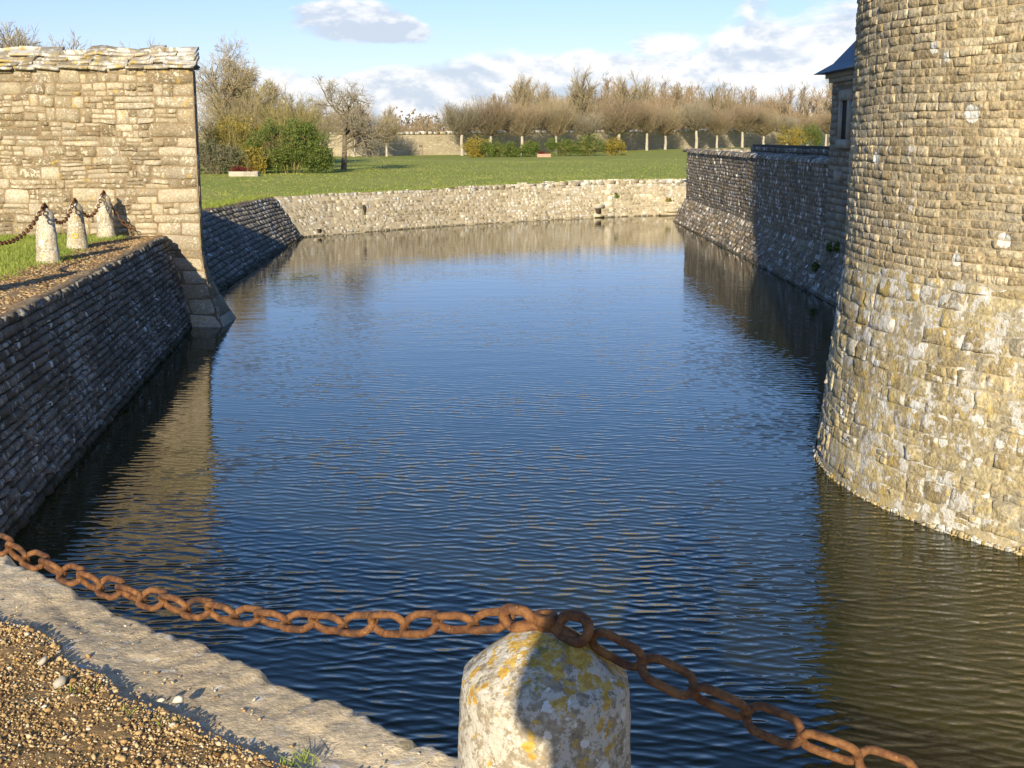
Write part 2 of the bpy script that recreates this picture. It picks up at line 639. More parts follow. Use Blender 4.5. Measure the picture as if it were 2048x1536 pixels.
def bollard_mat():
    m, t, p, o = material('lichened_stone', .92, .15)
    rnd = t.new('ShaderNodeObjectInfo').outputs['Random']
    oo = t.new('ShaderNodeVectorMath', operation='ADD')
    t.l.new(o, oo.inputs[0])
    t.l.new(t.comb(t.math('MULTIPLY', rnd, 9.0), t.math('MULTIPLY', rnd, 5.0), 0.0), oo.inputs[1])
    oz = t.sep(o)[2]
    o = oo.outputs[0]
    c = t.mix(t.ss(t.noise(o, 5, 5, .6), .35, .65), (.30, .25, .175), (.42, .355, .26))
    c = t.scale(c, t.ss(t.noise(o, 60, 5, .7), .25, .75, .65, 1.25))
    up = t.ss(oz, .70, .86, 0, .10)
    big = t.math('MULTIPLY', t.noise(o, 2.2, 2), .42)
    # grey-white crust, then white rosettes, then ochre patches, then dark pits
    cr = t.ss(t.math('ADD', t.noise(o, 30, 8, .75), big), .67, .73)
    c = t.mix(t.math('MULTIPLY', cr, .85), c, (.60, .56, .48))
    for sc, thr, k in ((26, .55, .36), (52, .6, .34), (11, .80, .33)):
        wv = t.new('ShaderNodeVectorMath', operation='ADD')
        t.l.new(o, wv.inputs[0])
        s2 = t.new('ShaderNodeVectorMath', operation='SCALE')
        t.l.new(t.noise(o, 60, 3, .6, col=True), s2.inputs[0])
        s2.inputs['Scale'].default_value = .018
        t.l.new(s2.outputs[0], wv.inputs[1])
        v = t.vor(wv.outputs[0], sc)
        rr = t.sep(v.outputs['Color'])[0]
        sp = t.math('LESS_THAN', v.outputs['Distance'], t.ss(rr, thr, 1.0, 0, k))
        c = t.mix(t.math('MULTIPLY', sp, .9), c, (.73, .71, .66))
    y = t.ss(t.math('ADD', t.math('ADD', t.noise(o, 27, 8, .72), t.math('MULTIPLY', t.noise(o, 5.5, 2), .27)), up), .715, .75)
    c = t.mix(t.math('MULTIPLY', y, .9), c, t.mix(t.ss(t.noise(o, 70, 3), .4, .6), (.48, .27, .03), (.60, .40, .07)))
    mo = t.ss(t.math('ADD', t.noise(o, 9, 6, .7), t.math('MULTIPLY', up, .9)), .66, .74)
    c = t.mix(t.math('MULTIPLY', mo, .8), c, (.20, .17, .035))
    dk = t.ss(t.noise(o, 24, 7, .78), .645, .675)
    c = t.mix(t.math('MULTIPLY', dk, .85), c, (.055, .045, .035))
    t.put(p.inputs['Base Color'], c)
    h = t.math('ADD', t.noise(o, 70, 6, .7), t.math('MULTIPLY', t.noise(o, 14, 4, .6), 1.5))
    t.put(p.inputs['Normal'], t.bump(h, .007))
    return m


M['bollard'] = bollard_mat()
M['kerb'] = stone_mat('kerb_stone', [(0, (.56, .44, .28)), (.5, (.66, .53, .35)), (1, (.74, .62, .43))], white=.25, grey=.15, moss=.2, dark=.1, bump=.006, wscale=14, bsc=70)
M['gravel'] = None


def tint_mat(name, ramp, rough=.85, spec=.2, fine=None, trans=0.0):
    m, t, p, o = material(name, rough, spec)
    c = t.ramp(t.attr('tint'), ramp)
    if fine:
        c = t.scale(c, t.ss(t.noise(o, fine, 4, .6), .3, .7, .75, 1.2))
    t.put(p.inputs['Base Color'], c)
    return m


M['gravel'] = tint_mat('gravel_stone', [(0, (.15, .085, .035)), (.25, (.32, .20, .09)), (.55, (.48, .33, .16)), (.82, (.56, .43, .25)), (1, (.64, .58, .47))], rough=.97, spec=.03, fine=60)
M['soil'] = plain_mat('gravelly_soil', (.17, .105, .045), (.36, .235, .11), 30, bump=.01, c3=(.20, .15, .07))
M['path'] = plain_mat('leaf_strewn_dirt', (.22, .14, .075), (.36, .26, .15), 9, bump=.02, c3=(.40, .31, .19), bsc=14)
M['litter'] = tint_mat('dry_leaf', [(0, (.15, .09, .04)), (.5, (.30, .19, .09)), (1, (.45, .34, .2))])
M['grass'] = tint_mat('grass_blade', [(0, (.13, .18, .030)), (.5, (.22, .27, .050)), (.85, (.30, .32, .08)), (1, (.28, .25, .08))], rough=.7)
M['bark_grey'] = plain_mat('pale_bark', (.34, .30, .24), (.46, .41, .33), 3, c3=(.26, .22, .15))
M['bark_dark'] = plain_mat('dark_bark', (.10, .08, .055), (.18, .15, .10), 3, c3=(.20, .19, .10))
M['twig_tan'] = tint_mat('tan_twig', [(0, (.17, .13, .075)), (.5, (.32, .26, .155)), (1, (.44, .365, .24))])
M['twig_red'] = tint_mat('reddish_twig', [(0, (.12, .10, .06)), (.35, (.25, .205, .125)), (.65, (.32, .25, .16)), (1, (.36, .25, .18))])
M['twig_olive'] = tint_mat('olive_twig', [(0, (.15, .13, .05)), (.5, (.31, .26, .10)), (1, (.42, .36, .15))])
M['twig_grey'] = tint_mat('grey_twig', [(0, (.14, .12, .08)), (.5, (.27, .235, .16)), (1, (.38, .33, .25))])
M['leaf_dark'] = tint_mat('dark_green_leaf', [(0, (.03, .05, .010)), (.5, (.085, .125, .022)), (1, (.17, .20, .04))], rough=.6, spec=.3)
M['leaf_yellow'] = tint_mat('yellow_green_leaf', [(0, (.09, .085, .016)), (.5, (.25, .20, .035)), (1, (.40, .29, .06))])
M['leaf_grey'] = tint_mat('grey_green_leaf', [(0, (.04, .05, .025)), (.5, (.10, .11, .055)), (1, (.18, .18, .10))])
M['red_plant'] = tint_mat('dark_red_leaf', [(0, (.06, .015, .012)), (1, (.20, .045, .035))])


def ground_mat():
    m, t, p, o = material('lawn_grass', .95, .05)
    a = t.noise(o, .06, 4, .6)
    b = t.noise(t.vmul(o, (1, .45, 1)), 1.1, 5, .65)
    f = t.noise(o, 11, 4, .7)
    c = t.mix(t.ss(a, .36, .64), (.26, .305, .062), (.33, .345, .09))
    c = t.mix(t.ss(b, .42, .68, 0, .8), c, (.38, .36, .115))
    c = t.mix(t.ss(t.noise(o, .35, 5, .7), .55, .68, 0, .6), c, (.19, .255, .045))
    c = t.scale(c, t.ss(f, .3, .7, .72, 1.22))
    t.put(p.inputs['Base Color'], c)
    t.put(p.inputs['Normal'], t.bump(t.noise(o, 20, 4, .7), .012))
    return m


M['ground'] = ground_mat()


def water_mat():
    m, t, p, o = material('moat_water', .03, .5)
    p.inputs['IOR'].default_value = 1.333
    p.inputs['Base Color'].default_value = (.020, .021, .004, 1)
    x, y, z = t.sep(o)
    rot = t.new('ShaderNodeMapping')
    rot.inputs['Rotation'].default_value = (0, 0, R(9))
    t.put(rot.inputs['Vector'], o)
    rv = rot.outputs[0]
    # wind ripples: crests across the view, strong near the camera, dying out towards the far wall and the lee of the left walls
    dw = t.noise(o, .8, 2, .5)
    def band(ang, wl, dist, dsc, ph):
        mp = t.new('ShaderNodeMapping')
        mp.inputs['Rotation'].default_value = (0, 0, R(ang))
        mp.inputs['Location'].default_value = (ph, ph, 0)
        t.put(mp.inputs['Vector'], o)
        wv = t.new('ShaderNodeTexWave', wave_type='BANDS', bands_direction='Y', wave_profile='SIN')
        t.put(wv.inputs['Vector'], mp.outputs[0])
        wv.inputs['Scale'].default_value = .314 / wl
        wv.inputs['Distortion'].default_value = dist
        wv.inputs['Detail'].default_value = 1.5
        wv.inputs['Detail Scale'].default_value = dsc
        return t.math('POWER', wv.outputs['Fac'], 1.5)
    a = band(10, .175, 4.5, 1.1, 0)
    a = t.math('MULTIPLY', a, t.ss(t.noise(t.vmul(o, (2.3, 2.9, 1)), 1.0, 2), .36, .60, .10, 1.0))
    a2 = band(-13, .125, 4.5, .9, 3.3)
    a2 = t.math('MULTIPLY', a2, t.ss(t.noise(t.vmul(o, (2.3, 2.9, 1)), 1.3, 2), .36, .62, .1, 1.0))
    a3 = band(24, .10, 4.5, .8, 7.7)
    fine = t.noise(t.vmul(o, (9, 16, 1)), 1.0, 2, .5)
    amp = t.math('MINIMUM', t.math('POWER', t.math('DIVIDE', 8.5, t.math('MAXIMUM', y, 1.0)), 1.7), .95)
    lee = t.ss(t.math('ADD', x, t.math('MULTIPLY', y, .115)), -3.2, -1.2, .35, 1.0)
    amp = t.math('MULTIPLY', amp, lee)
    amp = t.math('MULTIPLY', amp, t.ss(t.noise(o, .28, 3, .5), .32, .62, .45, 1.15))
    h = t.math('ADD', t.math('MULTIPLY', a, .0078), t.math('ADD', t.math('MULTIPLY', a2, .0062), t.math('MULTIPLY', a3, .0022)))
    h = t.math('ADD', h, t.math('MULTIPLY', fine, .0022))
    h = t.math('MULTIPLY', h, amp)
    h = t.math('ADD', h, t.math('MULTIPLY', t.noise(t.vmul(o, (.7, 2.2, 1)), 1, 2), .004))
    t.put(p.inputs['Normal'], t.bump(h, 1.0))
    return m


M['water'] = water_mat()

# ------------------------------------------------------------------ ground heights and the moat outline
TOP_A = (-4.75, 7.6)                  # inner corner of the terrace
KD = np.array([.755, -.656])          # direction of the terrace kerb, to the right
KN = np.array([.656, .755])           # outward (to the water)
RT0, RT1 = np.array([-4.75, 7.6]), np.array([-6.77, 24.6])
G = 1.7


def sst(a, b, x):
    q = np.clip((x - a) / (b - a), 0, 1)
    return q * q * (3 - 2 * q)


def gh(x, y):
    """height of the ground"""
    x = np.asarray(x, float)
    y = np.asarray(y, float)
    h = 1.70 - .26 * sst(24.8, 36, y) + .20 * sst(46, 62, y + .35 * x) - .02 * sst(62, 100, y)
    h = h + .62 * sst(60, 175, y) * sst(-8, 34, x)
    h = h - .16 * (1 - sst(8.6, 10.2, y)) * sst(-9, -6.5, x)
    h = h + .03 * np.sin(x * .31 + 1) * np.sin(y * .21) * sst(60, 90, y)
    return h


FAR_FOOT = [(-7.69, 46.04), (-6.6, 47.6), (-5.18, 49.29), (-2.9, 51.9), (-.52, 54.2), (1.7, 56.1), (3.81, 57.6), (6.0, 58.8), (8.19, 59.7), (14, 62.0), (22, 64.5)]
FAR_TOP = [(-8.7, 46.2), (-7.1, 48.0), (-5.5, 49.65), (-3.15, 52.25), (-.75, 54.55), (1.5, 56.45), (3.65, 57.95), (5.9, 59.15), (8.1, 60.05), (14, 62.4), (22, 64.9)]
FL_FOOT = [(-6.55, 24.7), (-6.97, 29.95), (-7.35, 38), (-7.69, 46.04)]
FL_TOP = [(-8.3, 24.7), (-8.75, 30), (-9.2, 37.5), (-8.7, 46.2)]

moat = [tuple(RT0), (9.2, -4.52), (24, -4.5), (24, 14), (9, 14), (7.75, 17), (7.75, 55.1), (22, 57)] + FAR_TOP[::-1] + FL_TOP[::-1][1:] + [(-6.9, 24.7)]


def resample(P, step):
    out = []
    for i in range(len(P)):
        a = np.array(P[i], float)
        b = np.array(P[(i + 1) % len(P)], float)
        k = max(1, int(np.hypot(*(b - a)) / step))
        for j in range(k):
            out.append(a + (b - a) * j / k)
    return np.array(out)


def inside(px, py, poly):
    poly = np.asarray(poly)
    c = np.zeros(len(px), bool)
    j = len(poly) - 1
    for i in range(len(poly)):
        xi, yi = poly[i]
        xj, yj = poly[j]
        cond = ((yi > py) != (yj > py)) & (px < (xj - xi) * (py - yi) / (yj - yi + 1e-12) + xi)
        c ^= cond
        j = i
    return c


def build_ground():
    hole = resample(moat, .8)
    pts = []
    for sp, x0, x1, y0, y1 in ((1.0, -16, 26, -8, 68), (4.0, -60, 60, -30, 180), (14, -200, 220, -80, 330), (120, -1800, 1800, -600, 2600)):
        gx, gy = np.meshgrid(np.arange(x0, x1 + .1, sp), np.arange(y0, y1 + .1, sp))
        q = np.c_[gx.ravel(), gy.ravel()]
        if pts:
            for (a, b, c_, d_) in done:
                q = q[~((q[:, 0] >= a - sp * .4) & (q[:, 0] <= b + sp * .4) & (q[:, 1] >= c_ - sp * .4) & (q[:, 1] <= d_ + sp * .4))]
            done.append((x0, x1, y0, y1))
        else:
            done = [(x0, x1, y0, y1)]
            ins = inside(q[:, 0], q[:, 1], hole)
            dmin = np.min(np.hypot(q[:, None, 0] - hole[None, :, 0], q[:, None, 1] - hole[None, :, 1]), axis=1)
            q = q[(~ins) & (dmin > .45)]
        pts.append(q)
    q = np.concatenate(pts)
    allp = np.concatenate([hole, q])
    n = len(hole)
    edges = [(i, (i + 1) % n) for i in range(n)]
    vs, es, fs, *_ = delaunay_2d_cdt([Vector(p) for p in allp], edges, [], 0, 1e-5)
    vs = np.array([tuple(v) for v in vs])
    F = np.array([f for f in fs if len(f) == 3])
    cen = vs[F].mean(1)
    F = F[~inside(cen[:, 0], cen[:, 1], hole)]
    V = np.c_[vs, gh(vs[:, 0], vs[:, 1])]
    o = part('lawn', V, [F], M['ground'], smooth=True)
    tagit(o, 'green lawn and grassy ground around the moat', 'lawn', kind='structure')
    return o


build_ground()
V = np.array([[-11, -7, 0], [25, -7, 0], [25, 68, 0], [-11, 68, 0]], float)
o = part('moat_water', V, [np.array([[0, 1, 2, 3]])], M['water'])
tagit(o, 'rippled dark blue moat water', 'water', kind='structure')

rng = np.random.default_rng(11)

# ------------------------------------------------------------------ round tower
TC = np.array([7.75, 13.28])
tw = thing('round_tower', 'massive round stone tower with lichened battered base standing in the moat', 'tower', (TC[0], TC[1], 0))


def tower_r(z):
    return np.interp(z, [-.3, 0, 1.96, 2.3, 16], [4.31, 4.285, 4.105, 4.07, 4.07])


def tsurf(R0):
    def f(u, v):
        a = u / R0                       # angle from the direction facing the camera, growing to the left
        ang = math.pi + .53 + a          # world angle (0 = +x)
        r = tower_r(v)
        cx, sx_ = np.cos(ang), np.sin(ang)
        P = np.stack([TC[0] + r * cx, TC[1] + r * sx_, v], -1)
        N = np.stack([cx, sx_, np.zeros_like(cx)], -1)
        return P, N
    return f


ts = tsurf(4.07)
UA, UB = -7.2, 6.6
rects = courses(rng, UA, UB, 2.32, 6.4, (.068, .094), (.09, .30), split=.015, breaks=(2.05,))
wall_part('tower_wall', rects, ts, rng, np.linspace(-math.pi * 4.07, math.pi * 4.07, 90), np.linspace(2.3, 6.4, 14), [M['tower'], M['tower_mortar']], tw,
          grid=(8, 5), h=.0075, gap=.004, wob=.026, wobs=.7, tilt=.6, jit=.008, rough=1.2, rnd=.08, hv=.9, sink=.25, edge=.05, flat=.12)
r1 = courses(rng, UA, UB, 1.52, 2.32, (.17, .23), (.20, .55))
r2 = courses(rng, UA, UB, .10, 1.52, (.11, .22), (.12, .42), split=.12)
wall_part('tower_base', np.concatenate([r1, r2]), ts, rng, np.linspace(-math.pi * 4.07, math.pi * 4.07, 90), np.linspace(-.4, 2.325, 20), [M['base'], M['base_mortar']], tw,
          mort=.002, grid=(8, 6), h=.009, gap=.004, wob=.03, wobs=.55, tilt=.7, jit=.012, rough=1.4, rnd=.09, hv=.9, sink=.4, edge=.06, flat=.1)
# pebbly footing line at the water
rects = courses(rng, UA, UB, -.12, .05, (.02, .05), (.02, .12))
V, Q, ti = stones(rects, lambda u, v: (lambda P, N: (P + N * .022, N))(*ts(u, v)), rng, grid=(5, 4), h=.010, gap=.001, wob=.06, wobs=2.5, jit=.02, rough=1.2, rnd=.25, hv=.95)
part('footing', V, [Q], M['base'], tw, None, {'tint': ti})
rects = courses(rng, -math.pi * 4.07, math.pi * 4.07, 6.4, 15.0, (.20, .26), (.3, .7))
wall_part('upper_wall', rects, ts, rng, np.linspace(-math.pi * 4.07, math.pi * 4.07, 90), np.linspace(6.4, 15.0, 12), [M['tower'], M['tower_mortar']], tw,
          grid=(4, 4), h=.03, gap=.016, wob=.02, rough=.4)
V, Q = lathe([(4.55, 15.0), (4.5, 15.08), (2.2, 17.9), (.05, 20.4)], 64, *TC)
part('roof', V, [Q], M['slate'], tw, smooth=False)

# ------------------------------------------------------------------ boundary wall on the left, facing the sun
WY = 24.7
bw = thing('boundary_wall', 'tall sunlit rubble wall with stone slab coping beyond the chained bollards', 'wall', (-6.2, WY, 0))


def flare(z):
    return np.clip((1.5 - z) / 1.5, 0, 1.2) ** 1.7


def bsurf(u, v):                         # u runs to the left from the end of the wall
    fl = flare(v)
    w_ = np.exp(-np.clip(u, 0, 99) * .0)
    P = np.stack([-6.13 + .52 * fl - u, WY + .035 * u - .75 * fl, v], -1)
    N = np.tile(np.array([0, -1.0, 0]), (len(u), 1))
    N[:, 2] = .7 * np.clip((1.5 - v), 0, 1.2) ** .7 * .7
    N /= np.linalg.norm(N, axis=1, keepdims=True)
    return P, N


parts_ = []
ra = courses(rng, 0, 16.0, 1.45, 4.92, (.15, .30), (.16, .55), split=.60, quoin=(.38, .85))
rb = courses(rng, 0, 3.0, -.12, 1.45, (.24, .36), (.3, .7), split=.25, quoin=(.5, .85))
wall_part('wall', np.concatenate([ra, rb]), bsurf, rng, np.linspace(0, 16, 60), np.linspace(-.2, 4.92, 28), [M['rubble'], M['rubble_mortar']], bw,
          mort=-.005, grid=(6, 5), h=.022, gap=.010, wob=.045, wobs=.9, tilt=.7, jit=.017, rough=.8, rnd=.11, hv=.9, sink=.6)


def esurf(u, v):                         # end face of the wall; u runs away from the camera
    fl = flare(v)
    P = np.stack([-6.125 + .52 * fl - .20 * u * (1 - fl) , WY - .75 * fl + u * (.5 + .75 * fl) / .5, v], -1)
    N = np.tile(np.array([1.0, 0, 0]), (len(u), 1))
    N[:, 2] = .5 * np.clip((1.5 - v), 0, 1.2) ** .7
    N /= np.linalg.norm(N, axis=1, keepdims=True)
    return P, N


re_ = courses(rng, 0, .5, -.12, 4.92, (.26, .36), (.24, .5))
V, Q, ti = stones(re_, esurf, rng, grid=(6, 6), h=.016, gap=.012, wob=.0, tilt=.3, jit=.012, rough=.4, rnd=.08)
V2, Q2 = sheet(esurf, np.linspace(0, .5, 6), np.linspace(-.2, 4.92, 28))
part('end_face', np.concatenate([V, V2]), [np.concatenate([Q, Q2 + len(V)])], [M['rubble'], M['rubble_mortar']], bw,
     np.r_[np.zeros(len(Q), int), np.ones(len(Q2), int)], {'tint': np.r_[ti, np.full(len(V2), .5)]})
mb = MB()
mb.add(*box(-22.1, -6.30, WY + .50, WY + .9, 0, 4.9))
mb.build('core', M['rubble_mortar'], bw)
# slab coping: three overlapping rows of lauze on each slope
mb = MB()
rs = np.random.default_rng(5)
for side in (1, -1):
    for row in range(4):
        x = -6.09 + rs.uniform(0, .05) - .23 * ((.125 * row) if side == 1 else 1.1 - .125 * row)
        while x > -22:
            L = rs.uniform(.22, .62)
            dd = .40
            th = rs.uniform(.03, .055)
            yaw = rs.uniform(-.16, .16)
            yy0 = -.13 + row * .125 + rs.uniform(-.05, .03)
            dy = .035 * (-6.13 - x)
            zz0 = 4.90 + row * .088 + rs.uniform(-.012, .018) - .010 * (-6.13 - x)
            tl = .30 + rs.uniform(-.16, .14)
            q = []
            for (ux, uy) in ((0, 0), (1, 0), (1, 1), (0, 1)):
                q.append((x - L * ux + rs.uniform(-.03, .03), yy0 + dd * uy + rs.uniform(-.025, .025) * (1 - uy) + (.05 * rs.random() if uy == 0 and ux == rs.integers(2) else 0), zz0 + dd * uy * tl + rs.uniform(-.03, .03)))
            q = np.array(q)
            mid = q.mean(0)
            q[:, 1] += (q[:, 0] - mid[0]) * yaw
            q[:, 2] += (q[:, 0] - mid[0]) * rs.uniform(-.06, .06)
            top_ = q + [0, 0, th]
            cen = np.vstack([q, top_])
            if side == 1:
                cen[:, 1] += WY + dy
            else:
                cen[:, 1] = WY + dy + .56 + .56 - cen[:, 1] * 1 - .0 if False else (WY + dy + 1.12 - (cen[:, 1] + 0))
            # softened top: an inset ring
            inset = (top_ - top_.mean(0)) * [.94, .92, 1] + top_.mean(0) + [0, 0, .005]
            if side == 1:
                inset[:, 1] += WY + dy
                Vv = np.vstack([cen, inset])
            else:
                inset[:, 1] = WY + dy + 1.12 - inset[:, 1]
                Vv = np.vstack([cen, inset])
            F = np.array([[0, 1, 5, 4], [1, 2, 6, 5], [2, 3, 7, 6], [3, 0, 4, 7], [0, 3, 2, 1], [4, 5, 9, 8], [5, 6, 10, 9], [6, 7, 11, 10], [7, 4, 8, 11], [8, 9, 10, 11]])
            if side == 1:
                F = F[:, ::-1]
            mb.add(Vv, [F], rs.random())
            x -= L * 1.0
# ridge stones
x = -6.24
while x > -22:
    L = rs.uniform(.25, .5)
    dy = .035 * (-6.13 - x)
    zc = 5.24 - .010 * (-6.13 - x) + rs.uniform(-.02, .03)
    Vb, Fb = box(x - L, x - .01, WY + dy + .40 + rs.uniform(-.04, .04), WY + dy + .72, zc - .05, zc + rs.uniform(.02, .05))
    Vb = Vb + rs.uniform(-.025, .025, Vb.shape)
    mb.add(Vb, [Fb], rs.random())
    x -= L
mb.build('coping', M['slab'], bw)

# ------------------------------------------------------------------ shaded retaining wall on the left bank
rw = thing('retaining_wall', 'shaded dry stone retaining wall of thin dark courses below the three bollards', 'wall', (-5.3, 14, 0))
rt = [(-4.75, 7.6), (-5.43, 13.15), (-6.10, 18.8), (-6.86, 24.9)]
rf = [(-4.08, 7.2), (-4.86, 13.15), (-5.56, 18.8), (-6.32, 24.9)]
rsurf, rl = polysurf(rf[::-1], rt[::-1], 1.7)


def rsurf2(u, v):
    P, N = rsurf(u, v)
    return P, -N if N[:, 0].mean() < 0 else N


rects = courses(rng, 0, rl, -.1, 1.61, (.062, .118), (.10, .42))
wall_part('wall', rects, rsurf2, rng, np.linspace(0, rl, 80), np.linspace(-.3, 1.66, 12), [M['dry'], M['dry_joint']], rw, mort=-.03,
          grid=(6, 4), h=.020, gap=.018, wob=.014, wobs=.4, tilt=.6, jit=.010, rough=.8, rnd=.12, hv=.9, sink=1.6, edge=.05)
rects = courses(rng, 0, rl, 1.61, 1.722, (.110, .114), (.07, .24))
V, Q, ti = stones(rects, rsurf2, rng, grid=(5, 5), h=.030, gap=.012, wob=.02, tilt=.6, jit=.016, rough=.7, rnd=.14, hv=.9, sink=1.5)
part('coping', V, [Q], M['dry'], rw, None, {'tint': ti})
# flat top of that coping
us = np.linspace(0, 1, 90)
P0, N0 = rsurf2(us * rl, np.full(90, 1.7))
n2d = np.c_[N0[:, 0], N0[:, 1]]
n2d /= np.linalg.norm(n2d, axis=1, keepdims=True)
Vt = []
for k, off in enumerate((.030, -.01, -.07, -.14, -.20)):
    jig = .02 * fbm(np.stack([us * rl * 3, us * 0 + k, us * 0], -1), 3, 4)
    zz = 1.716 + .012 * fbm(np.stack([us * rl * 4, us * 0 + 3 * k, us * 0], -1), 2, 8) - (.05 if k == 4 else 0) - (.05 if k == 0 else 0)
    Vt.append(np.c_[P0[:, 0] + n2d[:, 0] * (off + jig), P0[:, 1] + n2d[:, 1] * (off + jig), zz])
idx = np.arange(5 * 90).reshape(5, 90)
Q = np.stack([idx[:-1, :-1], idx[1:, :-1], idx[1:, 1:], idx[:-1, 1:]], -1).reshape(-1, 4)
part('cap', np.concatenate(Vt), [Q], M['path'], rw, None, {'tint': rng.random(450)}, smooth=True)

# ------------------------------------------------------------------ far-left bank wall, in shade
fl = thing('bank_wall', 'long shaded moat wall in the dark behind the end of the boundary wall', 'wall', (-7.4, 36, 0))
fsurf, fll = polysurf(FL_FOOT[::-1], FL_TOP[::-1], [float(gh(*p)) + .02 for p in FL_TOP[::-1]])


def orient(surf, ref):
    """flip the normals so that they point towards ref (x,y)"""
    def f(u, v):
        P, N = surf(u, v)
        s = np.sign(((np.array(ref)[None] - P[:, :2]) * N[:, :2]).sum(1)).mean()
        return P, N * (1 if s >= 0 else -1)
    return f


fs2 = orient(fsurf, (0, 36))
rects = courses(rng, 0, fll, -.1, 1.45, (.09, .14), (.15, .45))
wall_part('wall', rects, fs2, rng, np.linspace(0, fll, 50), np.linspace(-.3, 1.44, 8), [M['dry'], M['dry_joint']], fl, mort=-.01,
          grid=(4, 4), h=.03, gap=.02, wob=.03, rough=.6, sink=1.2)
us = np.linspace(0, fll, 60)
P0, N0 = fs2(us, np.full(60, 1.44))
Vt = []
for k, off in enumerate((.05, -.05, -.25, -.5)):
    jig = .05 * fbm(np.stack([us * 1.7, us * 0 + k, us * 0], -1), 3, 4)
    zz = gh(P0[:, 0], P0[:, 1]) + .04 + .03 * fbm(np.stack([us * 2, us * 0 + 3 * k, us * 0], -1), 2, 8) - (.08 if k in (0, 3) else 0)
    Vt.append(np.c_[P0[:, 0] + N0[:, 0] * (off + jig), P0[:, 1] + N0[:, 1] * (off + jig), zz])
idx = np.arange(4 * 60).reshape(4, 60)
Q = np.stack([idx[:-1, :-1], idx[1:, :-1], idx[1:, 1:], idx[:-1, 1:]], -1).reshape(-1, 4)
part('cap', np.concatenate(Vt), [Q], M['path'], fl, None, {'tint': rng.random(240)}, smooth=True)

# ------------------------------------------------------------------ far moat wall, sunlit
fw = thing('moat_wall', 'long low sunlit rubble wall across the far end of the moat below the lawn', 'wall', (0, 54, 0))
ftz = [float(gh(*p)) + .01 for p in FAR_TOP]
gsurf, gl = polysurf(FAR_FOOT, FAR_TOP, ftz)
gs2 = orient(gsurf, (0, 40))


def fartop(u):
    P, N = gs2(np.atleast_1d(u), np.full(np.size(u), 1.4))
    return gh(P[:, 0], P[:, 1])


rects = courses(rng, 0, gl, -.1, 1.70, (.085, .15), (.11, .40), split=.22)
tu = fartop((rects[:, 0] + rects[:, 1]) / 2)
rects = rects[rects[:, 3] <= tu + .09]
wall_part('wall', rects, gs2, rng, np.linspace(0, gl, 120), np.linspace(-.3, 1.40, 8), [M['far'], M['far_mortar']], fw, mort=.004,
          grid=(5, 4), h=.012, gap=.008, wob=.05, wobs=.4, tilt=.5, jit=.014, rough=.8, rnd=.12, hv=.9)
# ragged top edge stones
us_ = []
u = 0.0
mb = MB()
rs = np.random.default_rng(9)
while u < gl:
    L = rs.uniform(.12, .75)
    P, N = gs2(np.array([u + L / 2]), np.array([1.5]))
    P = P[0]
    N = np.array([N[0][0], N[0][1]])
    N /= np.linalg.norm(N)
    tdir = np.array([-N[1], N[0]])
    z1 = float(gh(P[0], P[1])) + rs.uniform(-.04, .03)
    dpt = rs.uniform(.2, .35)
    Vb, Fb = box(-L / 2, L / 2, -dpt, .018, -.16, 0)
    Vb = Vb + rs.uniform(-.025, .025, Vb.shape)
    W = np.c_[P[0] + tdir[0] * Vb[:, 0] + N[0] * Vb[:, 1], P[1] + tdir[1] * Vb[:, 0] + N[1] * Vb[:, 1], z1 + Vb[:, 2]]
    mb.add(W, [Fb], rs.random())
    u += L
mb.build('coping', M['far'], fw)
# pier joint with pale blocks, drain spout, steps
Pq, Nq = gs2(np.array([0.0]), np.array([0.5]))


def at_px_u(xr):                        # arc position on the far wall for a direction x/y
    uu = np.linspace(0, gl, 900)
    P, _ = gs2(uu, np.full(900, .6))
    return uu[np.argmin(np.abs(P[:, 0] / P[:, 1] - xr))]


uj = at_px_u(.0806)
rects = np.array([(uj - L, uj - .01, z, z + .24, 1, 0) for z, L in zip(np.arange(-.05, 1.5, .26), [.42, .3, .5, .32, .46, .3])])
V, Q, ti = stones(rects, gs2, rng, grid=(5, 5), h=.055, gap=.01, wob=0, tilt=.1, rough=.3, rnd=.06, hv=.1)
part('pale_pier', V, [Q], M['far'], fw, None, {'tint': np.clip(ti * .2 + .85, 0, 1)})


def on_wall(u, v, du, dv, dd, surf=gs2):
    P, N = surf(np.array([u]), np.array([v]))
    P, N = P[0], N[0]
    N = np.array([N[0], N[1], 0])
    N /= np.linalg.norm(N)
    tt = np.array([-N[1], N[0], 0])
    return P + tt * du + N * dd + np.array([0, 0, dv])


def wall_box(u, v, w_, h_, d0, d1, surf=gs2):
    return np.array([on_wall(u, v, a * w_ / 2, b * h_ / 2, dd, surf) for dd in (d0, d1) for a, b in ((-1, -1), (1, -1), (1, 1), (-1, 1))]), BOXF


ud = at_px_u(.0682)
mb = MB()
mb.add(*wall_box(ud, .50, .55, .16, -.1, .10))
mb.build('drain_lintel', M['dressed'], fw)
mb = MB()
mb.add(*wall_box(ud - .05, .28, .30, .26, -.05, .042))
mb.build('drain_opening', M['dark_gap'], fw)
mb = MB()
mb.add(*wall_box(ud - .05, .07, .42, .10, -.1, .16))
mb.build('drain_sill', M['far'], fw)
mb = MB()
mb.add(*wall_box(at_px_u(-.158), .17, .18, .16, -.05, .042))
mb.build('weep_hole', M['dark_gap'], fw)
mb = MB()
mb.add(*wall_box(at_px_u(-.1165), .75, .06, .55, -.05, .045))
mb.build('crack', M['dark_gap'], fw)
us_ = at_px_u(.127)
mb = MB()
for k in range(2):
    mb.add(*wall_box(us_ + k * .1, .06 + k * .17, 1.5 - .7 * k, .14, -.1, .34 - .14 * k))
mb.build('step', M['far'], fw)

